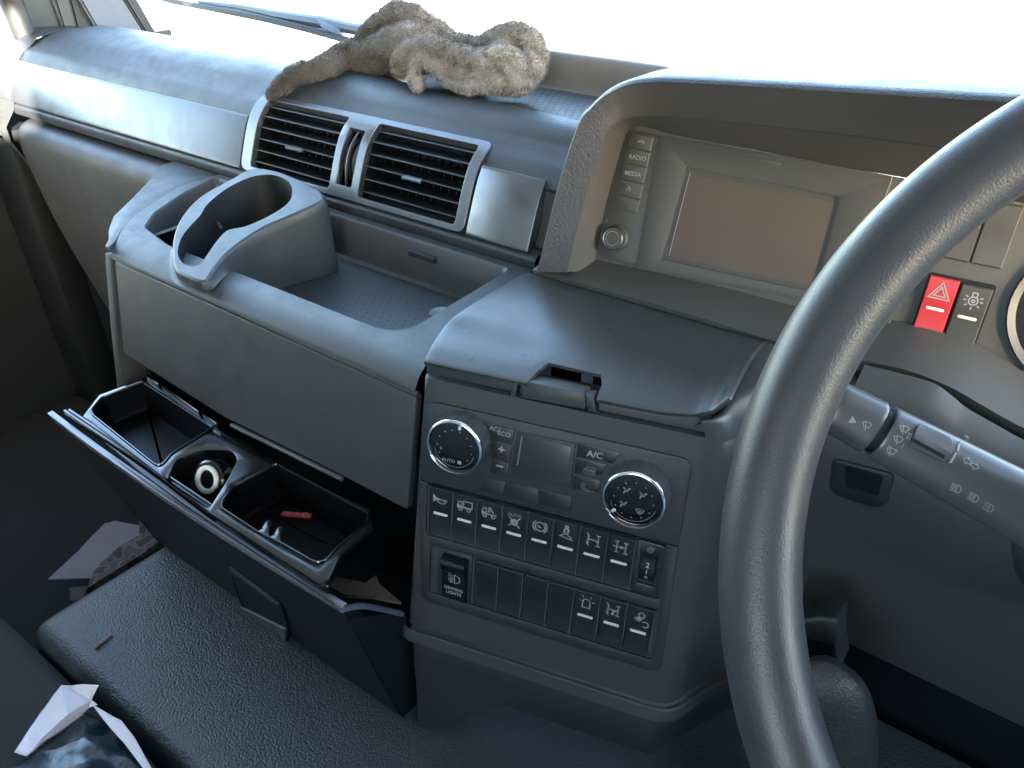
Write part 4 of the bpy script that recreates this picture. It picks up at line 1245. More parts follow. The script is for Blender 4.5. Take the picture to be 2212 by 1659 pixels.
link('knob_body', bm, M['instkey'], kb_, smooth=30)
bm = bm_new(); add_lathe(bm, [(.0088, .0130), (.0100, .0136), (.0105, .0131), (.0105, .0125)], 48); link('knob_ring', bm, M['silver'], kb_)
bm = bm_new(); add_strokes(bm, [C(0, 0, .0068, 30)], .0005, .0134); link('face_ring', bm, M['ink'], kb_, smooth=0)

# ------------------------------------------------------------------ switches right of the wheel
def wi(p0, p1): 
    a, b = INS.l(*p0), INS.l(*p1); return abs(a[0] - b[0]), abs(a[1] - b[1])
hz = [INS.l(*p) for p in [(2008, 591), (2073, 605), (2035, 733), (1971, 716)]]
lw = [INS.l(*p) for p in [(2076, 607), (2145, 625), (2105, 755), (2038, 735)]]
def cen_(q): return (sum(p[0] for p in q) / 4, sum(p[1] for p in q) / 4)
hzc, lwc = cen_(hz), cen_(lw)
sw_w = (hz[1][0] - hz[0][0] + hz[2][0] - hz[3][0]) / 2; sw_h = (hz[0][1] - hz[3][1] + hz[1][1] - hz[2][1]) / 2
bm = plate([rect((hzc[0] + lwc[0]) / 2, (hzc[1] + lwc[1]) / 2, sw_w * 2.16, sw_h * 1.10, .003)], .0012, .003); o = link('switch_well', bm, M['deep'], binn); o.matrix_world = INS.M
rocker('hazard_switch', hzc[0], hzc[1], sw_w, sw_h, 'hazard', "red hazard warning switch with a white triangle, right of the steering wheel rim", None, m=M['red'], frame=INS, base=.001, isc=.0078)
rocker('rocker_switch', lwc[0], lwc[1], sw_w, sw_h, 'lamp', "grey rocker switch with a shining bulb symbol beside the red hazard switch", None, m=M['instkey'], frame=INS, base=.001, isc=.0078)
up = INS.l(2135, 527); dy = up[1] - lwc[1]
for i, (dx, dyy) in enumerate([(0, 1.0), (-1, 1.0)]):
    th = rocker('blank_switch_cover', lwc[0] + dx * sw_w * 1.03, lwc[1] + sw_h * 1.32, sw_w, sw_h, None, ["blank grey switch cover directly above the bulb switch", "blank grey switch cover directly above the red hazard switch"][i], "blank covers on the instrument panel", m=M['instkey'], frame=INS, base=.001, lens=False)
    th['category'] = 'switch cover'
th = rocker('blank_switch_cover', hzc[0] - sw_w * 1.75, hzc[1] - .004, sw_w, sw_h, None, "blank grey switch cover half hidden behind the steering wheel rim", None, m=M['instkey'], frame=INS, base=.001, lens=False); th['category'] = 'switch cover'

# ================================================================== KNEE PANEL right of the console
bm = bm_new()
top = catmull([ony(u, v, .592) for u, v in [(1640, 742), (1700, 760), (1860, 797), (1960, 820), (2050, 857), (2130, 905), (2212, 950), (2400, 1045), (2800, 1180), (3300, 1300)]], 6)
rows = []
bot = [np.array([p[0], .600, -.632]) for p in top]
for y_, zf in ((.605, 0), (.592, .02), (.575, .07), (.565, .14), (.560, .25), (.565, .45), (.58, .7), (.60, 1.0), (.64, 1.04)):
    rows.append([np.array([p[0], y_, p[2] - .010 + (-.632 - p[2]) * zf]) for p in top])
add_grid(bm, rows); bmesh.ops.recalc_face_normals(bm, faces=bm.faces)
link('knee_panel', bm, M['inst'], dash, world=True, smooth=60)
# soft crease moulding round the steering column
bm = bm_new()
cr = catmull([ony(*p, .570) for p in [(1850, 830), (1930, 850), (2000, 872), (2040, 900), (2070, 925), (2130, 960), (2212, 1005), (2400, 1090)]], 6)
rows = [[p + np.array([0, .012, .012]) for p in cr], [p + np.array([0, -.002, .004]) for p in cr], [p + np.array([0, -.008, -.006]) for p in cr], [p + np.array([0, -.006, -.025]) for p in cr], [p + np.array([0, .012, -.06]) for p in cr]]
add_grid(bm, rows); bmesh.ops.recalc_face_normals(bm, faces=bm.faces)
link('column_moulding', bm, M['inst'], dash, world=True, smooth=70)
# recess in the knee panel
KF = Fr((-.05, .5615, -.48), (0, -1, 0.03))
rp = KF.ls([(1800, 985), (1935, 1020), (1922, 1080), (1905, 1092), (1880, 1092), (1805, 1065), (1792, 1045)])
bm = plate([round_poly(rp, .006, 4)], .004, .02, .002); o = link('knee_recess_frame', bm, M['dark'], dash); o.matrix_world = KF.M
rp = KF.ls([(1828, 1000), (1912, 1022), (1900, 1065), (1830, 1045)])
bm = plate([round_poly(rp, .003, 4)], .0046, .004, 0); o = link('knee_recess', bm, M['deep'], dash); o.matrix_world = KF.M

# ================================================================== STALK
sa = ray(1790, 872) * .415; sb_ = ray(2212, 1098) * .405; sx = (sb_ - sa); slen = np.linalg.norm(sx); sx /= slen
stalk = thing('indicator_stalk', "grey wiper and light stalk with white symbols behind the steering wheel rim", 'stalk', tuple(sb_))
tocam = -(sa + sb_) / 2; tocam /= np.linalg.norm(tocam)
sy = np.cross(tocam, sx); sy /= np.linalg.norm(sy); sz_ = np.cross(sx, sy)
SF = Fr(sa, sz_, sx)
def srad(a):
    return (.0142 + .0040 * min(1, max(0, a / slen)), .0120 + .0030 * min(1, a / slen))
def s_sec(a, sc=1.0, n=36):
    ry, rz = srad(a); out = []
    for k in range(n):
        t = 2 * pi * k / n
        c_, s_ = cos(t), sin(t)
        out.append(SF.w(a, ry * sc * math.copysign(abs(c_) ** .8, c_), rz * sc * math.copysign(abs(s_) ** .8, s_)))
    return out
a1, a2 = SF.l(1915, 0)[0], 0
def along(u, v): return SF.l(u, v)[0]
g0 = along(1893, 925); 
bm = bm_new(); st_ = [0, .0004, .0012] + [g0 * i / 6 for i in range(1, 6)] + [g0 - .0030, g0 - .0022, g0 - .0020]
sc_ = [.90, .96, 1.0] + [1.0] * 5 + [1.0, .96, .6]
add_grid(bm, [s_sec(a, s) for a, s in zip(st_, sc_)], close_u=True); bmesh.ops.recalc_face_normals(bm, faces=bm.faces)
tip = link('stalk_tip', bm, M['stalk'], stalk, world=True, smooth=40)
bm = bm_new(); add_grid(bm, [s_sec(g0 - .006, .84), s_sec(g0 + .012, .84)], close_u=True); link('stalk_neck', bm, M['deep'], stalk, world=True)
bm = bm_new(); st_ = [g0 + .0022, g0 + .0024, g0 + .0034] + [g0 + .004 + (slen * 1.25 - g0) * i / 10 for i in range(11)]
sc_ = [.6, .97, 1.0] + [1.0] * 11
def shear(a, k, n=36): return 0
secs = []
for a, s in zip(st_, sc_):
    sec = s_sec(a, s)
    secs.append(sec)
add_grid(bm, secs, close_u=True); bmesh.ops.recalc_face_normals(bm, faces=bm.faces)
body = link('stalk_body', bm, M['stalk'], stalk, world=True, smooth=40)
# raised push button
from mathutils.bvhtree import BVHTree
bv = []
for ob in (tip, body):
    mw = ob.matrix_world; bv.append(BVHTree.FromPolygons([mw @ v.co for v in ob.data.vertices], [list(p.vertices) for p in ob.data.polygons]))
def on_stalk(u, v, off=.0004):
    d = Vector(tuple(ray(u, v))).normalized(); best = None
    for b in bv:
        h = b.ray_cast(Vector((0, 0, 0)), d)
        if h[0] is not None and (best is None or h[3] < best[3]): best = h
    if best is None: return SF.w(*SF.l(u, v), .012)
    return np.array(best[0] - d * off)
def densify(st, k=4):
    out = []
    for a, b in zip(st, st[1:]):
        for i in range(k): out.append((a[0] + (b[0] - a[0]) * i / k, a[1] + (b[1] - a[1]) * i / k))
    return out + [st[-1]]
bpx = round_poly([(1986, 914), (2052, 945), (2058, 952), (2054, 978), (2043, 1000), (1966, 962), (1976, 938)], [8, 6, 6, 6, 8, 8, 6], 4)
bm = bm_new()
top_ = [on_stalk(u, v, .0028) for u, v in bpx]; mid_ = [on_stalk(u + (u - 2015) * .04, v + (v - 952) * .04, .0005) for u, v in bpx]
cb = on_stalk(2015, 952, .0030)
V = add_grid(bm, [mid_, top_], close_u=True); c0 = bm.verts.new(tuple(cb))
for i in range(len(V[1])): bm.faces.new((V[1][i - 1], V[1][i], c0))
bmesh.ops.recalc_face_normals(bm, faces=bm.faces)
link('push_button', bm, M['stalk'], stalk, world=True, smooth=35)
bm = bm_new()
gpx = [(1972, 946), (2042, 984), (2040, 992), (1970, 954)]
bm.faces.new([bm.verts.new(tuple(on_stalk(u, v, .0034))) for u, v in gpx]); link('button_groove', bm, M['deep'], stalk, world=True)
bm = bm_new()
for seg_ in ([(2062, 932), (2068, 938)], [(2069, 941), (2070, 952)], [(2070, 956), (2066, 974)], [(2063, 978), (2050, 1000)]):
    (u0, v0), (u1, v1) = seg_
    bm.faces.new([bm.verts.new(tuple(on_stalk(*p, .0008))) for p in [(u0, v0), (u0 + 6, v0), (u1 + 6, v1), (u1, v1)]])
link('white_marks', bm, M['ink'], stalk, world=True, smooth=0)
bm = bm_new(); ax = np.array([.88, .475])   # symbol axes in the picture follow the stalk
def stamp(ic, px, sc, rot, w=1.9):
    Sx, Px, Tx = icon(ic); c_, s_ = cos(radians(rot)), sin(radians(rot))
    def tr(x, y): return (px[0] + sc * (x * c_ - y * s_), px[1] - sc * (x * s_ + y * c_))
    b3 = bm_new(); add_strokes(b3, [densify([tr(x, y) for x, y in st], 2) for st in Sx], w)
    for p in Px: add_poly(b3, [tr(x, y) for x, y in p])
    for v in b3.verts: v.co = on_stalk(v.co.x, v.co.y)
    append(bm, b3)
stamp('wiper', (1872, 919), 11, -18); stamp('wiper', (1953, 928), 11.5, -18, 2.2); stamp('wiper', (1940, 950), 11.5, -18, 2.2); stamp('wiper', (1925, 976), 11.5, -18, 2.2)
stamp('arrows', (2098, 1001), 13, -35, 2.2); stamp('beam', (2065, 1055), 12, -20, 2.0); stamp('beam', (2103, 1075), 12, -26, 2.0); stamp('beam dash', (2135, 1096), 12, -26, 2.0)
b3 = bm_new(); add_poly(b3, [(1832, 913), (1850, 914), (1842, 898)])
add_strokes(b3, [[(1965, 936), (1959, 947)], [(1969, 938), (1963, 949)], [(1962, 935), (1971, 939)], [(1957, 946), (1966, 950)], [(1953, 958), (1947, 968)], [(1918, 962), (1925, 966)], [(1928, 968), (1939, 974)]], 1.8)
for v in b3.verts: v.co = on_stalk(v.co.x, v.co.y)
append(bm, b3)
link('printed_symbols', bm, M['ink'], stalk, world=True, smooth=0)

# ================================================================== STEERING WHEEL
sw_c = np.array([0.156, 0.325, -0.217]); sw_n = np.array([.118, -.79, .601])
wf = Fr(sw_c, sw_n)
wheel = thing('steering_wheel', "dark grey grained steering wheel rim sweeping across the right of the view", 'steering wheel', wf)
bm = bm_new(); N1 = 220; N2 = 28; rows = []
for i in range(N1):
    a = 2 * pi * i / N1; er = np.array([cos(a), sin(a)])
    rows.append([((.221 + .0180 * cos(2 * pi * k / N2)) * er[0], (.221 + .0180 * cos(2 * pi * k / N2)) * er[1], .0180 * sin(2 * pi * k / N2)) for k in range(N2)])
add_grid(bm, rows, close_u=True, close_v=True); bmesh.ops.recalc_face_normals(bm, faces=bm.faces)
link('rim', bm, M['wheel'], wheel, smooth=80)
bm = bm_new(); add_lathe(bm, [(.0001, -.075), (.055, -.075), (.075, -.05), (.078, -.03), (.068, -.018), (.0001, -.012)], 40); link('hub', bm, M['dark'], wheel, smooth=50)
for a in (-28, 262):
    bm = bm_new(); a = radians(a); add_tube(bm, [(.06 * cos(a), .06 * sin(a), -.04), (.14 * cos(a), .14 * sin(a), -.02), (.213 * cos(a), .213 * sin(a), 0)], [.022, .016, .012], 16); link('spoke', bm, M['dark'], wheel, smooth=60)
bm = bm_new(); p0 = wf.w(0, 0, -.06); p1 = wf.w(0, 0, -.34)
add_tube(bm, [p0 + (p1 - p0) * i / 4 for i in range(5)], [.05, .055, .06, .06, .06], 28)
o = link('steering_column', bm, M['stalk'], None, smooth=60); tag(o, "grey steering column shroud between wheel hub and dashboard", 'steering column')

# ================================================================== OPEN DRAWER (ashtray unit)
drw = thing('drawer', "opened glossy black drawer with two bins and a ringed socket under the shelf", 'drawer', (-.62, .325, -.75))
IN_ = Fr((0, 0, -.515), (0, 0, 1), (1, 0, 0))
def il(pts): return [tuple(p) for p in IN_.ls(pts)]
io = il([(300, 821), (213, 852), (179, 899), (194, 909), (343, 1023), (452, 1107), (690, 1262), (711, 1250), (735, 1200), (806, 1138), (806, 1106), (610, 1003), (520, 945), (467, 917), (313, 812)])
b1 = round_poly(il([(306, 825), (220, 860), (199, 886), (205, 897), (345, 1008), (366, 982), (382, 970), (458, 924)]), [.004, .008, .008, .006, .012, .012, .01, .004], 5)
b2 = round_poly(il([(596, 1004), (505, 1052), (484, 1082), (482, 1096), (558, 1146), (612, 1172), (694, 1219), (724, 1182), (795, 1122), (792, 1108)]), [.004, .012, .012, .006, .004, .004, .012, .012, .006, .004], 4)
so = round_poly(il([(362, 1038), (384, 990), (440, 971), (502, 973), (513, 993), (492, 1035), (452, 1098)]), [.004, .012, .02, .02, .012, .02, .006], 6)
bm = plate([io, b1, b2, so], 0, .0045, .0012, 2)
o = link('insert_frame', bm, M['gloss'], drw); o.matrix_world = IN_.M
def well(lp, z1, name, m, ins=.004):
    if area2(lp) < 0: lp = lp[::-1]
    r_ = [[(x, y, -.516) for x, y in lp], [(x, y, -.522) for x, y in inset(lp, .001)], [(x, y, z1 + .004) for x, y in inset(lp, ins)], [(x, y, z1) for x, y in inset(lp, ins + .002)]]
    bm = bm_new(); V = add_grid(bm, r_, close_u=True); bm.faces.new(V[-1]); bmesh.ops.recalc_face_normals(bm, faces=bm.faces)
    return link(name, bm, m, drw, world=True, smooth=20)
well(b1, -.550, 'bin', M['binm']); well(b2, -.556, 'bin', M['binm']); well(so, -.545, 'socket_recess', M['gloss'], .003)
# raised inner lips of the bins
for lp, nm in ((b1, 'bin_rim'), (b2, 'bin_rim')):
    if area2(lp) < 0: lp = lp[::-1]
    bm = bm_new(); add_tube(bm, [(x, y, -.5145) for x, y in inset(lp, -.0016)], .0011, 6, closed=True); link(nm, bm, M['gloss'], drw, world=True)
# socket
sn = np.array([.15, -.8, .5]); q = onz(447, 1036, -.526)
SK = Fr(q, sn)
bm = bm_new(); add_lathe(bm, [(.0098, -.020), (.0098, .0005), (.0106, .0018), (.0128, .0020), (.0148, .0010), (.0150, -.0005), (.0150, -.002)], 56)
o = link('socket_ring', bm, M['bar'], drw, smooth=40); o.matrix_world = SK.M; o['label'] = "pale ring round the socket"
bm = bm_new(); add_lathe(bm, [(.0148, -.0008), (.0180, -.0005), (.0200, -.002), (.0205, -.006), (.0205, -.016)], 56); o = link('socket_collar', bm, M['gloss'], drw, smooth=40); o.matrix_world = SK.M
bm = bm_new(); add_poly(bm, circ(0, 0, .0099, 30), -.018); o = link('socket_bottom', bm, M['deep'], drw); o.matrix_world = SK.M
for tb in ([(556, 1149), (566, 1141), (574, 1127), (580, 1122), (586, 1125), (587, 1132), (582, 1148), (584, 1162)], [(582, 1161), (592, 1154), (599, 1141), (604, 1136), (611, 1139), (612, 1146), (607, 1160), (609, 1176)]):
    bm = plate([round_poly(il(tb), .002, 3)], .0006, .0035, .0009, 2); o = link('finger_tab', bm, M['gloss'], drw); o.matrix_world = IN_.M
# rear rails of the insert
bm = bm_new()
a = ony(314, 813, .371); b_ = ony(461, 923, .371); zz = (a[2] + b_[2]) / 2
def rail(name, p0, p1, dy, dz, m=M['gloss']):
    bm = bm_new(); p0 = np.array(p0); p1 = np.array(p1)
    rows = [[p + np.array(o_) for o_ in ((0, 0, 0), (0, dy, 0), (0, dy, -dz), (0, 0, -dz))] for p in (p0, p1)]
    V = add_grid(bm, rows, close_u=True); bm.faces.new(V[0]); bm.faces.new(V[1][::-1]); bmesh.ops.recalc_face_normals(bm, faces=bm.faces)
    bmesh.ops.bevel(bm, geom=list(bm.edges), offset=.0006, segments=1, affect='EDGES')
    return link(name, bm, m, drw, world=True)
rail('rear_rail', onz(316, 820, -.5135), onz(459, 922, -.5135), .0045, .01)
rail('rear_tab', onz(316, 812, -.5080), onz(341, 830, -.5080), .0035, .006); rail('rear_tab', onz(348, 833, -.5080), onz(428, 889, -.5080), .005, .006); rail('rear_tab', onz(437, 894, -.5080), onz(467, 915, -.5080), .0035, .006)
rail('rear_seal', ony(496, 916, .3645), ony(737, 1035, .3645), .004, .004, M['stalk'])
rail('rear_seal', ony(616, 1013, .366), ony(800, 1104, .366), .003, .003, M['gloss'])
bm = plate([il([(225, 948), (343, 1031), (452, 1114), (690, 1271), (722, 1296), (560, 1192), (400, 1085), (300, 1012)])], -.004, .003, .0004); o = link('dusty_channel', bm, M['dark'], drw); o.matrix_world = IN_.M
# front rails and lip
YL = .2765
rail('front_rail', onz(136, 886, -.519), onz(705, 1268, -.519), .0030, .010); rail('front_rail', onz(146, 884, -.5165), onz(700, 1256, -.5165), .0026, .010)
bm = bm_new()
zl = -.530; xl0 = onz(101, 893, zl)[0]; xl1 = -.381
sec = catmull([(YL + .0065, zl - .010), (YL + .0060, zl - .0010), (YL + .0052, zl), (YL + .0005, zl), (YL - .0006, zl - .001), (YL - .0004, zl - .004), (YL + .0015, zl - .010)], 2)
low = [(.2790, -.5445), (.300, -.640), (.318, -.720), (.3245, -.748), (.335, -.752)]
def bow(x): u = (x - xl0) / (xl1 - xl0); return .006 * (1 - 4 * (u - .5) ** 2)
xx = [xl0 + (xl1 - xl0) * i / 24 for i in range(25)]
add_grid(bm, [[(x, y - bow(x), z) for y, z in sec] for x in xx]); bmesh.ops.recalc_face_normals(bm, faces=bm.faces)
link('front_lip', bm, M['lipm'], drw, world=True, smooth=60)
bm = bm_new()
rows = []
for i, x in enumerate(xx):
    u = i / 24; k = 1 - u
    rows.append([(x + (.055 * k * min(1, (zl - .010 - z) / .21)), y - bow(x) * (1 - min(1, (-.53 - z) / .2)), z) for y, z in [sec[-1]] + catmull(low, 4)])
add_grid(bm, rows); bmesh.ops.recalc_face_normals(bm, faces=bm.faces)
link('front_panel', bm, M['deep'], drw, world=True, smooth=50)
# side of the front panel, and pale end strip
bm = bm_new()
pe = [np.array([xl1, YL, zl - .002]), np.array([xl1 + .001, .300, -.5495]), onx(868, 1326, -.378)]
add_tube(bm, catmull(pe, 5), .0028, 8); link('end_strip', bm, M['bluep'], drw, world=True)['label'] = "pale end strip"
bm = bm_new(); bm.faces.new([bm.verts.new(p) for p in [(-.3775, .2795, -.545), (-.3775, .310, -.570), (-.3775, .345, -.600), (-.3775, .352, -.75), (-.3775, .3245, -.748)]]); link('side_cheek', bm, M['deep'], drw, world=True)
# recessed grip in the front panel
FP = Fr((0, .2795, -.545), (0, -.975, .215)); FP = Fr((0, 0.2795 - .0046, -.545), np.cross([1, 0, 0], [0, .045, -.203]) * -1)
if FP.n[1] > 0: FP = Fr(FP.q, -FP.n)
gpts = round_poly(FP.ls([(500, 1228), (606, 1305), (620, 1352), (619, 1384), (528, 1312), (508, 1262)]), .004, 4)
bm = plate([inset(gpts if area2(gpts) > 0 else gpts[::-1], -.0025), gpts], .0018, .003, .0008); o = link('grip_frame', bm, M['deep'], drw); o.matrix_world = FP.M
bm = bm_new(); add_poly(bm, gpts, .0006); o = link('grip_recess', bm, M['deep'], drw); o.matrix_world = FP.M
bm = plate([FP.ls([(523, 1308), (619, 1356), (619, 1383), (529, 1313)])], .0030, .004, .0006); o = link('grip_edge', bm, M['stalk'], drw); o.matrix_world = FP.M
bm = plate([FP.ls([(500, 1229), (503, 1227), (605, 1303), (603, 1306)])], .0028, .003, .0004); o = link('grip_top_edge', bm, M['dark'], drw); o.matrix_world = FP.M
# brown litter lying in the drawer's right end
def crumple(name, px, z, amp, m, label, cat, thick=.004, res=18, seed=1, zf=None):
    """an irregular crumpled sheet with the outline px on height z"""
    P_ = [tuple(onz(u, v, z)[:2]) for u, v in px]
    bm = bm_new(); add_plate(bm, [P_], z, thick, 0)
    for k in range(1, res):
        x0_ = min(p[0] for p in P_); x1_ = max(p[0] for p in P_); y0_ = min(p[1] for p in P_); y1_ = max(p[1] for p in P_)
        bmesh.ops.bisect_plane(bm, geom=list(bm.verts) + list(bm.edges) + list(bm.faces), plane_co=(x0_ + (x1_ - x0_) * k / res, 0, 0), plane_no=(1, .2, 0))
        bmesh.ops.bisect_plane(bm, geom=list(bm.verts) + list(bm.edges) + list(bm.faces), plane_co=(0, y0_ + (y1_ - y0_) * k / res, 0), plane_no=(-.3, 1, 0))
    bmesh.ops.triangulate(bm, faces=bm.faces)
    for v in bm.verts:
        w = noise.noise((v.co.x * 28 + seed * 7, v.co.y * 28, seed)) + .5 * noise.noise((v.co.x * 75, v.co.y * 75 + seed, 3))
        v.co.z += amp * w + (zf(v.co.x, v.co.y) if zf else 0)
    o = link(name, bm, m, smooth=25)
    return tag(o, label, cat) if label else o
crumple('litter', [(722, 1246), (790, 1258), (812, 1240), (822, 1262), (866, 1300), (800, 1288), (745, 1286), (712, 1268)], -.552, .002, M['brown'], "brown crumbs and leaf litter at the right end of the open drawer", 'litter', .004, 14, 2)
# small red and white packet in the right bin
q = onz(640, 1112, -.553); bm = bm_new(); add_box(bm, -.016, .016, -.0035, .0035, 0, .003, .0008, 2)
t_ = thing('packet', "small red and white packet lying in the right bin of the open drawer", 'packet', (q[0], q[1], -.5552)); t_.rotation_euler = (0, 0, radians(28))
bpy.context.view_layer.update()
link('wrapper', bm, M['red'], t_)
bm = bm_new(); add_strokes(bm, [[(-.013, -.001), (-.010, .001), (-.008, -.001), (-.005, .001)], [(-.002, -.001), (.001, .001), (.004, -.0005)], arc(.010, 0, .003, 20, 300, 8)], .0014, .0034); link('white_print', bm, M['ink'], t_, smooth=0)
bm = bm_new(); add_tube(bm, catmull([onz(*p, -.5548) for p in [(560, 1095), (620, 1125), (680, 1160), (725, 1176)]], 5), .0012, 6); o = link('pen', bm, M['deep'], smooth=40); tag(o, "thin black pen lying across the right bin of the open drawer", 'pen')

# ================================================================== TUNNEL COVER, SEAT, FLOOR THINGS
bm = bm_new()
tp = catmull([(.150, -.90), (.152, -.80), (.156, -.765), (.164, -.753), (.180, -.7500), (.23, -.7495), (.40, -.7495), (.62, -.7495)], 6)
tx_ = [-.860, -.850, -.838, -.826, -.812, -.80] + [-.80 + 1.2 * i / 40 for i in range(1, 41)]
def tl_(x, y): return min(1, max(0, (-.806 - x) / .05)) ** 2 * .06
rows = [[(x + (.010 * (y - .16) / .17 if x < -.78 else 0), y, z - tl_(x, y)) for y, z in tp] for x in tx_]
rows = [[(rows[0][j][0], rows[0][j][1], -1.3) for j in range(len(tp))]] + rows
add_grid(bm, rows); bmesh.ops.recalc_face_normals(bm, faces=bm.faces)
o = link('engine_cover', bm, M['vinyl'], smooth=70); tag(o, "flat grey pebbled vinyl engine cover in front of the seat", 'engine cover')
q = onz(222, 1384, -.749)
bm = bm_new(); p0 = onz(204, 1399, -.7475); p1 = onz(240, 1370, -.7475); add_tube(bm, [p0, p1], [.0022, .0018], 8); o = link('twig', bm, M['tissue']); tag(o, "tiny pale stick lying on the grey vinyl engine cover", 'stick')
# seat
seat = thing('seat', "black fabric seat cushion at the bottom left corner", 'seat', (-.6, -.1, -1.0))
bm = bm_new(); add_box(bm, -.915, -.20, -.45, .146, -1.0, -.768, .020, 5); link('cushion', bm, M['fabric'], seat, world=True)
bm = bm_new(); add_box(bm, -.90, -.20, -.45, .14, -1.36, -1.0); link('seat_base', bm, M['deep'], seat, world=True)
bm = bm_new(); add_tube(bm, catmull([(-.896, -.3, -.79), (-.910, .10, -.781), (-.905, .134, -.780), (-.89, .142, -.780), (-.5, .1425, -.780), (-.25, .1425, -.780)], 6), .0035, 8); link('piping', bm, M['fabric'], seat, world=True)
bm = bm_new(); add_box(bm, -1.66, -.87, .0, .60, -1.36, -.985, .02); tag(link('step', bm, M['carpet']), kind='structure')
# papers in the footwell
crumple('paper_sheet', [(228, 1133), (247, 1128), (325, 1138), (300, 1165), (262, 1185), (225, 1215), (197, 1247), (103, 1250), (165, 1196)], -.93, .010, M['tissue'], "crumpled grey-white paper sheet in the dark footwell", 'paper', .002, 14, 3)
crumple('camouflage_cloth', [(318, 1104), (340, 1130), (350, 1165), (300, 1200), (215, 1262), (185, 1272), (196, 1240), (215, 1212), (262, 1182), (302, 1160), (300, 1115)], -.905, .016, M['camo'], "brown camouflage patterned cloth beside the paper in the footwell", 'cloth', .02, 16, 5)
crumple('paper_scrap', [(150, 1268), (190, 1265), (180, 1295), (152, 1300)], -.90, .004, M['brown'], "small brown paper scrap at the corner of the engine cover", 'paper', .002, 5, 8)

# white paper and plastic bag on the seat
def facets(name, verts, faces, m, parent=None, thick=.0006, sub=2, amp=.002, seed=1):
    bm = bm_new(); vs = [bm.verts.new(tuple(onz(u, v, z))) for u, v, z in verts]
    for f in faces: bm.faces.new([vs[i] for i in f])
    bmesh.ops.triangulate(bm, faces=bm.faces)
    bmesh.ops.subdivide_edges(bm, edges=bm.edges, cuts=7, use_grid_fill=True)
    for v in bm.verts: v.co.z += amp * noise.noise((v.co.x * 40, v.co.y * 40, seed)) + amp * .4 * noise.noise((v.co.x * 110, v.co.y * 110, seed))
    bmesh.ops.recalc_face_normals(bm, faces=bm.faces)
    o = link(name, bm, m, parent, world=True, smooth=32 if name != 'plastic_bag' else 70)
    mod(o, 'SOLIDIFY', thickness=thick)
    return o
pap = facets('white_paper', [(133, 1479, -.715), (213, 1478, -.705), (197, 1511, -.722), (210, 1520, -.724), (190, 1529, -.728), (173, 1549, -.735), (57, 1633, -.745), (32, 1626, -.750), (87, 1539, -.742), (146, 1541, -.712), (124, 1492, -.722)],
      [(0, 1, 2, 9), (2, 3, 4, 9), (4, 5, 9), (5, 6, 9), (6, 7, 8, 9), (8, 10, 9), (10, 0, 9)], M['paper'], amp=.0030)
tag(pap, "folded white paper sticking up from the dark bag on the seat", 'paper')
bag = facets('plastic_bag', [(173, 1549, -.742), (222, 1554, -.738), (244, 1575, -.738), (330, 1670, -.742), (420, 1800, -.745), (120, 1900, -.75), (-60, 1800, -.75), (10, 1665, -.75), (57, 1635, -.750), (180, 1600, -.722), (160, 1720, -.715)],
      [(0, 1, 9), (1, 2, 9), (2, 3, 9), (3, 10, 9), (3, 4, 10), (4, 5, 10), (5, 6, 10), (6, 7, 10), (7, 8, 9, 10), (8, 0, 9)], M['bag'], amp=.010, seed=4)
tag(bag, "dark teal shiny plastic bag lying on the seat at the bottom left", 'bag')
stp = facets('paper_strip', [(200, 1524, -.722), (228, 1537, -.722), (262, 1556, -.724), (290, 1592, -.728), (332, 1668, -.734), (400, 1800, -.738), (375, 1800, -.738), (312, 1664, -.732), (268, 1605, -.728), (240, 1575, -.724)],
      [(0, 1, 9), (1, 2, 8, 9), (2, 3, 8), (3, 4, 7, 8), (4, 5, 6, 7)], M['paper'], amp=.002, seed=6)
tag(stp, "narrow white paper strip running down the right side of the dark bag", 'paper')

# lower right: vinyl bolster and bracket behind the wheel
bm = bm_new()
bl = catmull([ony(u, v, .44) for u, v in [(1745, 1440), (1775, 1440), (1812, 1458), (1850, 1490), (1876, 1540), (1888, 1610), (1886, 1700), (1880, 1850)]], 5)
rows = [[p + np.array([0, .06, -.09]) for p in bl], [p + np.array([0, .02, -.008]) for p in bl], [p + np.array([-.006, .004, -.004]) for p in bl], [p + np.array([-.020, -.010, -.02]) for p in bl], [p + np.array([-.030, -.014, -.05]) for p in bl], [p + np.array([-.03, .0, -.16]) for p in bl]]
add_grid(bm, rows); bmesh.ops.recalc_face_normals(bm, faces=bm.faces)
o = link('vinyl_bolster', bm, M['vinyld'], smooth=70); tag(o, "rounded pebbled vinyl bolster low down behind the steering wheel rim", 'bolster')
BF = Fr(ony(1770, 1360, .50), (0, -1, .1))
br = thing('pedal_bracket', "small dark curved bracket under the knee panel right of the console", 'bracket', BF)
pts = BF.ls([(1700, 1352), (1735, 1336), (1775, 1330), (1812, 1338), (1808, 1395), (1815, 1450), (1795, 1450), (1798, 1395), (1740, 1380), (1700, 1390)])
bm = plate([round_poly(pts, .004, 3)], 0, .03, .003); link('bracket_body', bm, M['dark'], br)
bm = bm_new(); add_tube(bm, [BF.w(*BF.l(u, v), .002) for u, v in [(1700, 1352), (1735, 1338), (1775, 1332), (1808, 1338)]], .002, 8); link('bracket_edge', bm, M['stalk'], br, world=True)
bm = bm_new(); add_box(bm, -.35, .60, .64, .66, -1.36, -.58); link('footwell_panel', bm, M['deep'], dash, world=True)

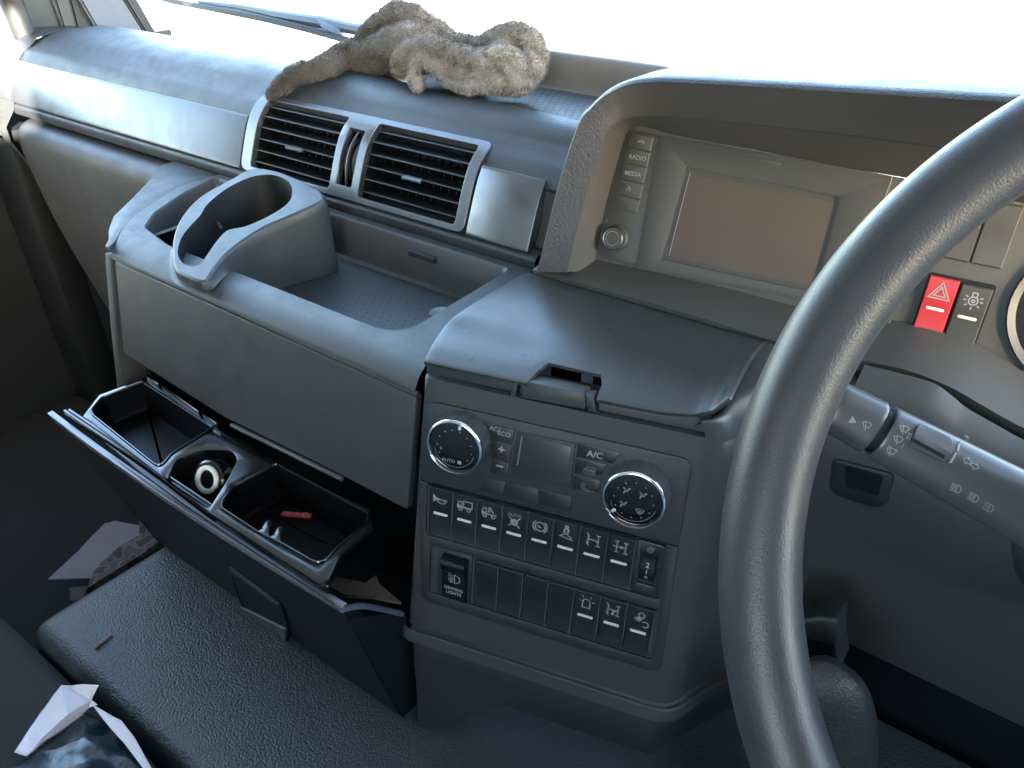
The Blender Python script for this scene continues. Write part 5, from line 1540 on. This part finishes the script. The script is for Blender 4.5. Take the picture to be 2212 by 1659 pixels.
# ================================================================== LEFT CORNER: pillar, mirror arm
def bar4(name, q, xpl, thick, m, parent=None, ext=2.4, bev=.004):
    """a slanting bar: q = bottom-left, bottom-right, top-right, top-left in the picture, at distance xpl, carried on upwards"""
    bl_, br_, tr_, tl2 = [onx(u, v, xpl) for u, v in q]
    tr_ = br_ + (tr_ - br_) * ext; tl2 = bl_ + (tl2 - bl_) * ext
    dn = (bl_ - tl2) * .12; dn2 = (br_ - tr_) * .12
    bm = bm_new(); off = np.array([-thick, 0, 0])
    rows = [[bl_ + dn, br_ + dn2, br_ + dn2 + off, bl_ + dn + off], [tl2, tr_, tr_ + off, tl2 + off]]
    V = add_grid(bm, rows, close_u=True); bm.faces.new(V[0]); bm.faces.new(V[1][::-1]); bmesh.ops.recalc_face_normals(bm, faces=bm.faces)
    bmesh.ops.bevel(bm, geom=list(bm.edges), offset=bev, segments=2, affect='EDGES')
    return link(name, bm, m, parent, world=True)
pil = thing('windscreen_pillar', "slanting windscreen pillar with blue-grey cover and black seal at top left", 'pillar', (-1.6, .9, -.26))
bar4('pillar_cover', [(208, 60), (314, 74), (268, 0), (173, 0)], -1.60, .03, M['bluep'], pil)
bar4('rubber_seal', [(316, 74), (343, 79), (298, 0), (270, 0)], -1.598, .03, M['rubber'], pil)
bar4('inner_trim', [(165, 58), (207, 61), (174, 0), (150, 0)], -1.612, .03, M['rubber'], pil)
bar4('inner_post', [(137, 60), (165, 58), (150, 0), (118, 0)], -1.605, .03, M['plas'], pil)
dp = thing('door_pillar', "dusty dark door frame pillar between the mirror tube and the windscreen pillar", 'door frame', (-1.62, .75, -.24))
bar4('frame_panel', [(68, 63), (134, 60), (112, 0), (45, 0)], -1.615, .03, M['dark'], dp)
bar4('frame_edge', [(134, 60), (139, 60), (118, 0), (112, 0)], -1.610, .02, M['bluep'], dp)
bm = bm_new(); p0 = onx(53, 74, -1.60); p1 = onx(21, 0, -1.60); p2 = p0 + (p1 - p0) * 2.4
add_tube(bm, [p0 + (p0 - p1) * .1, p1, p2], .019, 20); o = link('grab_tube', bm, M['rubber'], smooth=50); tag(o, "upright dark rubber-covered tube in the far top left corner", 'tube')
# ================================================================== WIPER outside the windscreen
wip = thing('windscreen_wiper', "dark windscreen wiper resting outside the glass behind the cloth", 'wiper', tuple(ony(700, 60, 1.14)))
def wp(u, v, y=1.14): return ony(u, v, y)
bm = bm_new(); a = [wp(340, -4), wp(366, 2), wp(450, 17), wp(560, 38), wp(660, 62), wp(740, 84), wp(810, 104)]
add_tube(bm, a, [.003, .006, .0065, .007, .007, .007, .007], 8); link('wiper_blade', bm, M['rubber'], wip, world=True)
bm = bm_new(); a = [wp(430, 4, 1.15), wp(520, 16, 1.155), wp(600, 34, 1.155), wp(700, 50, 1.155), wp(760, 62, 1.155), wp(860, 80, 1.155)]
add_tube(bm, a, [.004, .007, .011, .013, .011, .014], 8); link('wiper_arm', bm, M['wiperm'], wip, world=True)
bm = bm_new(); add_tube(bm, [wp(690, 42, 1.150), wp(708, 60, 1.145), wp(735, 72, 1.145)], [.006, .010, .008], 8); link('wiper_joint', bm, M['bluep'], wip, world=True)

# ================================================================== TERRY CLOTH
def pd(u, v, r):
    lo, hi = .60, .80
    for k in range(200):
        y = lo + (hi - lo) * k / 199; p = ony(u, v, y)
        best = min(((y - a) ** 2 + (p[2] - b) ** 2) ** .5 for a, b in pp)
        if best < r * 1.05: return (u, v, y - .001, r)
    return (u, v, .76, r)
chains = [
 [pd(580, 207, .004), pd(598, 194, .008), pd(622, 175, .011), pd(655, 158, .012), pd(700, 143, .014), (745, 128, .780, .018), (790, 125, .795, .024)],
 [(745, 128, .80, .016), (790, 110, .81, .022), (815, 75, .82, .020), (842, 42, .828, .018), (875, 36, .83, .018), (905, 52, .83, .019), (935, 78, .828, .020), (965, 98, .825, .018), (1000, 112, .82, .018), (1035, 110, .82, .015), (1062, 92, .82, .016), (1092, 80, .82, .015), (1125, 82, .82, .014), (1148, 98, .815, .014), (1156, 125, .805, .014), (1150, 150, .795, .015), (1128, 168, .785, .015), (1090, 172, .78, .013)],
 [(800, 130, .80, .024), (850, 105, .80, .026), (895, 95, .80, .024), (950, 120, .80, .018), (1010, 140, .795, .018), (1070, 140, .79, .016), (1090, 110, .80, .014), (1120, 130, .80, .014)],
 [(868, 148, .765, .007), (866, 128, .765, .010), (880, 106, .767, .010), (910, 96, .77, .010), (945, 102, .77, .010), (975, 118, .768, .011), (1010, 128, .766, .011), (1045, 128, .766, .011), (1078, 122, .77, .011), (1108, 138, .77, .012), (1118, 158, .772, .012), (1105, 174, .774, .012)],
 [(905, 186, .738, .005), (898, 166, .748, .008), (905, 142, .756, .009), (925, 130, .758, .009), (945, 142, .756, .009), (960, 162, .752, .008), (985, 180, .748, .006), (1015, 187, .750, .005), (1050, 183, .756, .008), (1085, 178, .766, .010)],
 [(865, 140, .775, .014), (905, 125, .772, .016), (945, 125, .772, .016), (985, 145, .772, .014), (1030, 155, .772, .016), (1080, 155, .775, .016)],
 [(955, 150, .765, .010), (985, 163, .760, .010), (1030, 170, .760, .011), (1070, 170, .765, .012)],
]
b3 = bm_new()
for ch_ in chains:
    pts = catmull([list(ony(u, v, y)) + [r] for u, v, y, r in ch_], 5)
    add_tube(b3, [p[:3] for p in pts], [float(p[3]) for p in pts], 14)
    for p in (pts[0], pts[-1]):
        s3 = bm_new(); bmesh.ops.create_uvsphere(s3, u_segments=12, v_segments=8, radius=float(p[3])); append(b3, s3, T(*p[:3]))
bmesh.ops.recalc_face_normals(b3, faces=b3.faces)
me = bpy.data.meshes.new("t"); b3.to_mesh(me); b3.free(); to = bpy.data.objects.new("t", me); COL.objects.link(to)
mod(to, 'REMESH', mode='VOXEL', voxel_size=.0022)
mod(to, 'SMOOTH', factor=.5, iterations=3)
dg = bpy.context.evaluated_depsgraph_get(); dg.update()
cl = bpy.data.meshes.new_from_object(to.evaluated_get(dg)); bpy.data.objects.remove(to)
n_ = len(cl.vertices); co_ = np.zeros(n_ * 3); cl.vertices.foreach_get('co', co_); co_ = co_.reshape(-1, 3)
nn_ = np.array([v.normal[:] for v in cl.vertices])
def ridge(p):
    a = abs(noise.noise((p[0] * 26 + 3, p[1] * 20, p[2] * 34))); return .0034 * (0.5 - min(1, a * 3.2)) * -1
disp = np.array([ridge(p) + .0030 * noise.noise((p[0] * 30, p[1] * 30, p[2] * 30)) + .0012 * noise.noise((p[0] * 90, p[1] * 90, p[2] * 120)) + .0010 * noise.noise((p[0] * 320, p[1] * 320, p[2] * 320)) for p in co_])
co2 = co_ + nn_ * disp[:, None]
co2[:, 2] = np.maximum(co2[:, 2], np.where(co2[:, 1] > .735, -.2262, -9))
cl.vertices.foreach_set('co', co2.ravel()); cl.update()
lows = [ony(u, v, y) for u, v, y, r in chains[4]] + [ony(u, v, y) for u, v, y, r in chains[3][6:9]]
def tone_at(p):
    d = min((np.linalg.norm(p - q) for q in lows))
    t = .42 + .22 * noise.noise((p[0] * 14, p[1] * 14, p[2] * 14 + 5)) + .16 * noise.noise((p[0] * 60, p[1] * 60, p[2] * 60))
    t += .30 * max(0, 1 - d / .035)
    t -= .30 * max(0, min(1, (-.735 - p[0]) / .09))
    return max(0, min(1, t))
# pile: short loops of yarn standing on the cloth
rng = np.random.default_rng(3)
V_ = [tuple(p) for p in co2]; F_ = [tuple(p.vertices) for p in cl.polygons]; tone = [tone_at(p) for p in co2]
cl.calc_loop_triangles()
tri = np.array([t.vertices[:] for t in cl.loop_triangles]); ar = np.array([t.area for t in cl.loop_triangles]); cum = np.cumsum(ar) / ar.sum()
nv = np.array([v.normal[:] for v in cl.vertices])
K_ = 70000
pick = np.searchsorted(cum, rng.random(K_)); bc = rng.dirichlet((1, 1, 1), K_)
P0 = (co2[tri[pick]] * bc[:, :, None]).sum(1); NN = (nv[tri[pick]] * bc[:, :, None]).sum(1)
rd = rng.normal(size=(K_, 3)) * .55
ln = rng.uniform(.0026, .0060, K_)
for i in range(K_):
    d = NN[i] + rd[i] + np.array([0, 0, -.35]); d /= np.linalg.norm(d)
    s_ = np.cross(d, [0.3, .5, .8]); s_ /= np.linalg.norm(s_) + 1e-9
    w = .00038; b0 = len(V_); p = P0[i] - NN[i] * .0004; m_ = p + d * ln[i] * .6 + NN[i] * .0004; e_ = p + d * ln[i] + np.array([0, 0, -.0008])
    V_ += [tuple(p - s_ * w), tuple(p + s_ * w), tuple(m_ + s_ * w), tuple(m_ - s_ * w), tuple(e_)]
    F_ += [(b0, b0 + 1, b0 + 2, b0 + 3), (b0 + 3, b0 + 2, b0 + 4)]
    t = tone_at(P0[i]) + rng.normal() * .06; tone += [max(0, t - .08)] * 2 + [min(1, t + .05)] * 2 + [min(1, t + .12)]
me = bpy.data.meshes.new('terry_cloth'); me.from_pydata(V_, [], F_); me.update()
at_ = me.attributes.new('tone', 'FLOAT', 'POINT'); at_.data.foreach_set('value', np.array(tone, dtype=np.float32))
me.materials.append(M['terry'])
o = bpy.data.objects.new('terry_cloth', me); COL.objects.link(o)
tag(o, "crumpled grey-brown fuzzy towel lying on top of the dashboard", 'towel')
bpy.data.meshes.remove(cl)

# ================================================================== loose dust and crumbs
bvd = []
for nm in ('lid_panel', 'well_floor', 'shelf_lip', 'lower_ledge.001', 'engine_cover', 'shelf_top', 'front_cover'):
    ob = bpy.data.objects.get(nm)
    if ob:
        mw = ob.matrix_world; bvd.append(BVHTree.FromPolygons([mw @ v.co for v in ob.data.vertices], [list(p.vertices) for p in ob.data.polygons]))
bm = bm_new(); rg = random.Random(7)
spots = [(1375, 652, 1.3), (1371, 648, .9), (1395, 664, 1.4), (1401, 664, 1.0), (1371, 703, .9), (1230, 640, .6)]
areas = [(960, 620, 1560, 830, 46, 1), (620, 560, 960, 700, 60, .8), (1290, 610, 1680, 730, 50, 1), (120, 1240, 900, 1640, 60, .9), (420, 620, 880, 800, 25, .6)]
for a0, b0, a1, b1_, n, k in areas:
    for _ in range(n): spots.append((rg.uniform(a0, a1), rg.uniform(b0, b1_), k * rg.uniform(.25, .7)))
for u, v, r in spots:
    d = Vector(tuple(ray(u, v))).normalized(); best = None
    for b in bvd:
        h = b.ray_cast(Vector((0, 0, 0)), d)
        if h[0] is not None and (best is None or h[3] < best[3]): best = h
    if best is None: continue
    nn = best[1] if best[1].dot(d) < 0 else -best[1]
    t1 = nn.orthogonal().normalized(); t2 = nn.cross(t1); k = rg.randint(3, 5); ph = rg.uniform(0, 6)
    rr = r * .0009; el = rg.uniform(.5, 1.6)
    pts = [best[0] + nn * .0003 + (t1 * cos(ph + 2 * pi * i / k) * rr * el + t2 * sin(ph + 2 * pi * i / k) * rr) * rg.uniform(.7, 1.2) for i in range(k)]
    bm.faces.new([bm.verts.new(p) for p in pts])
tag(link('dust', bm, M['inkdim'], smooth=0), "pale dust specks and crumbs scattered over the dashboard plastics", 'dust', kind='stuff')
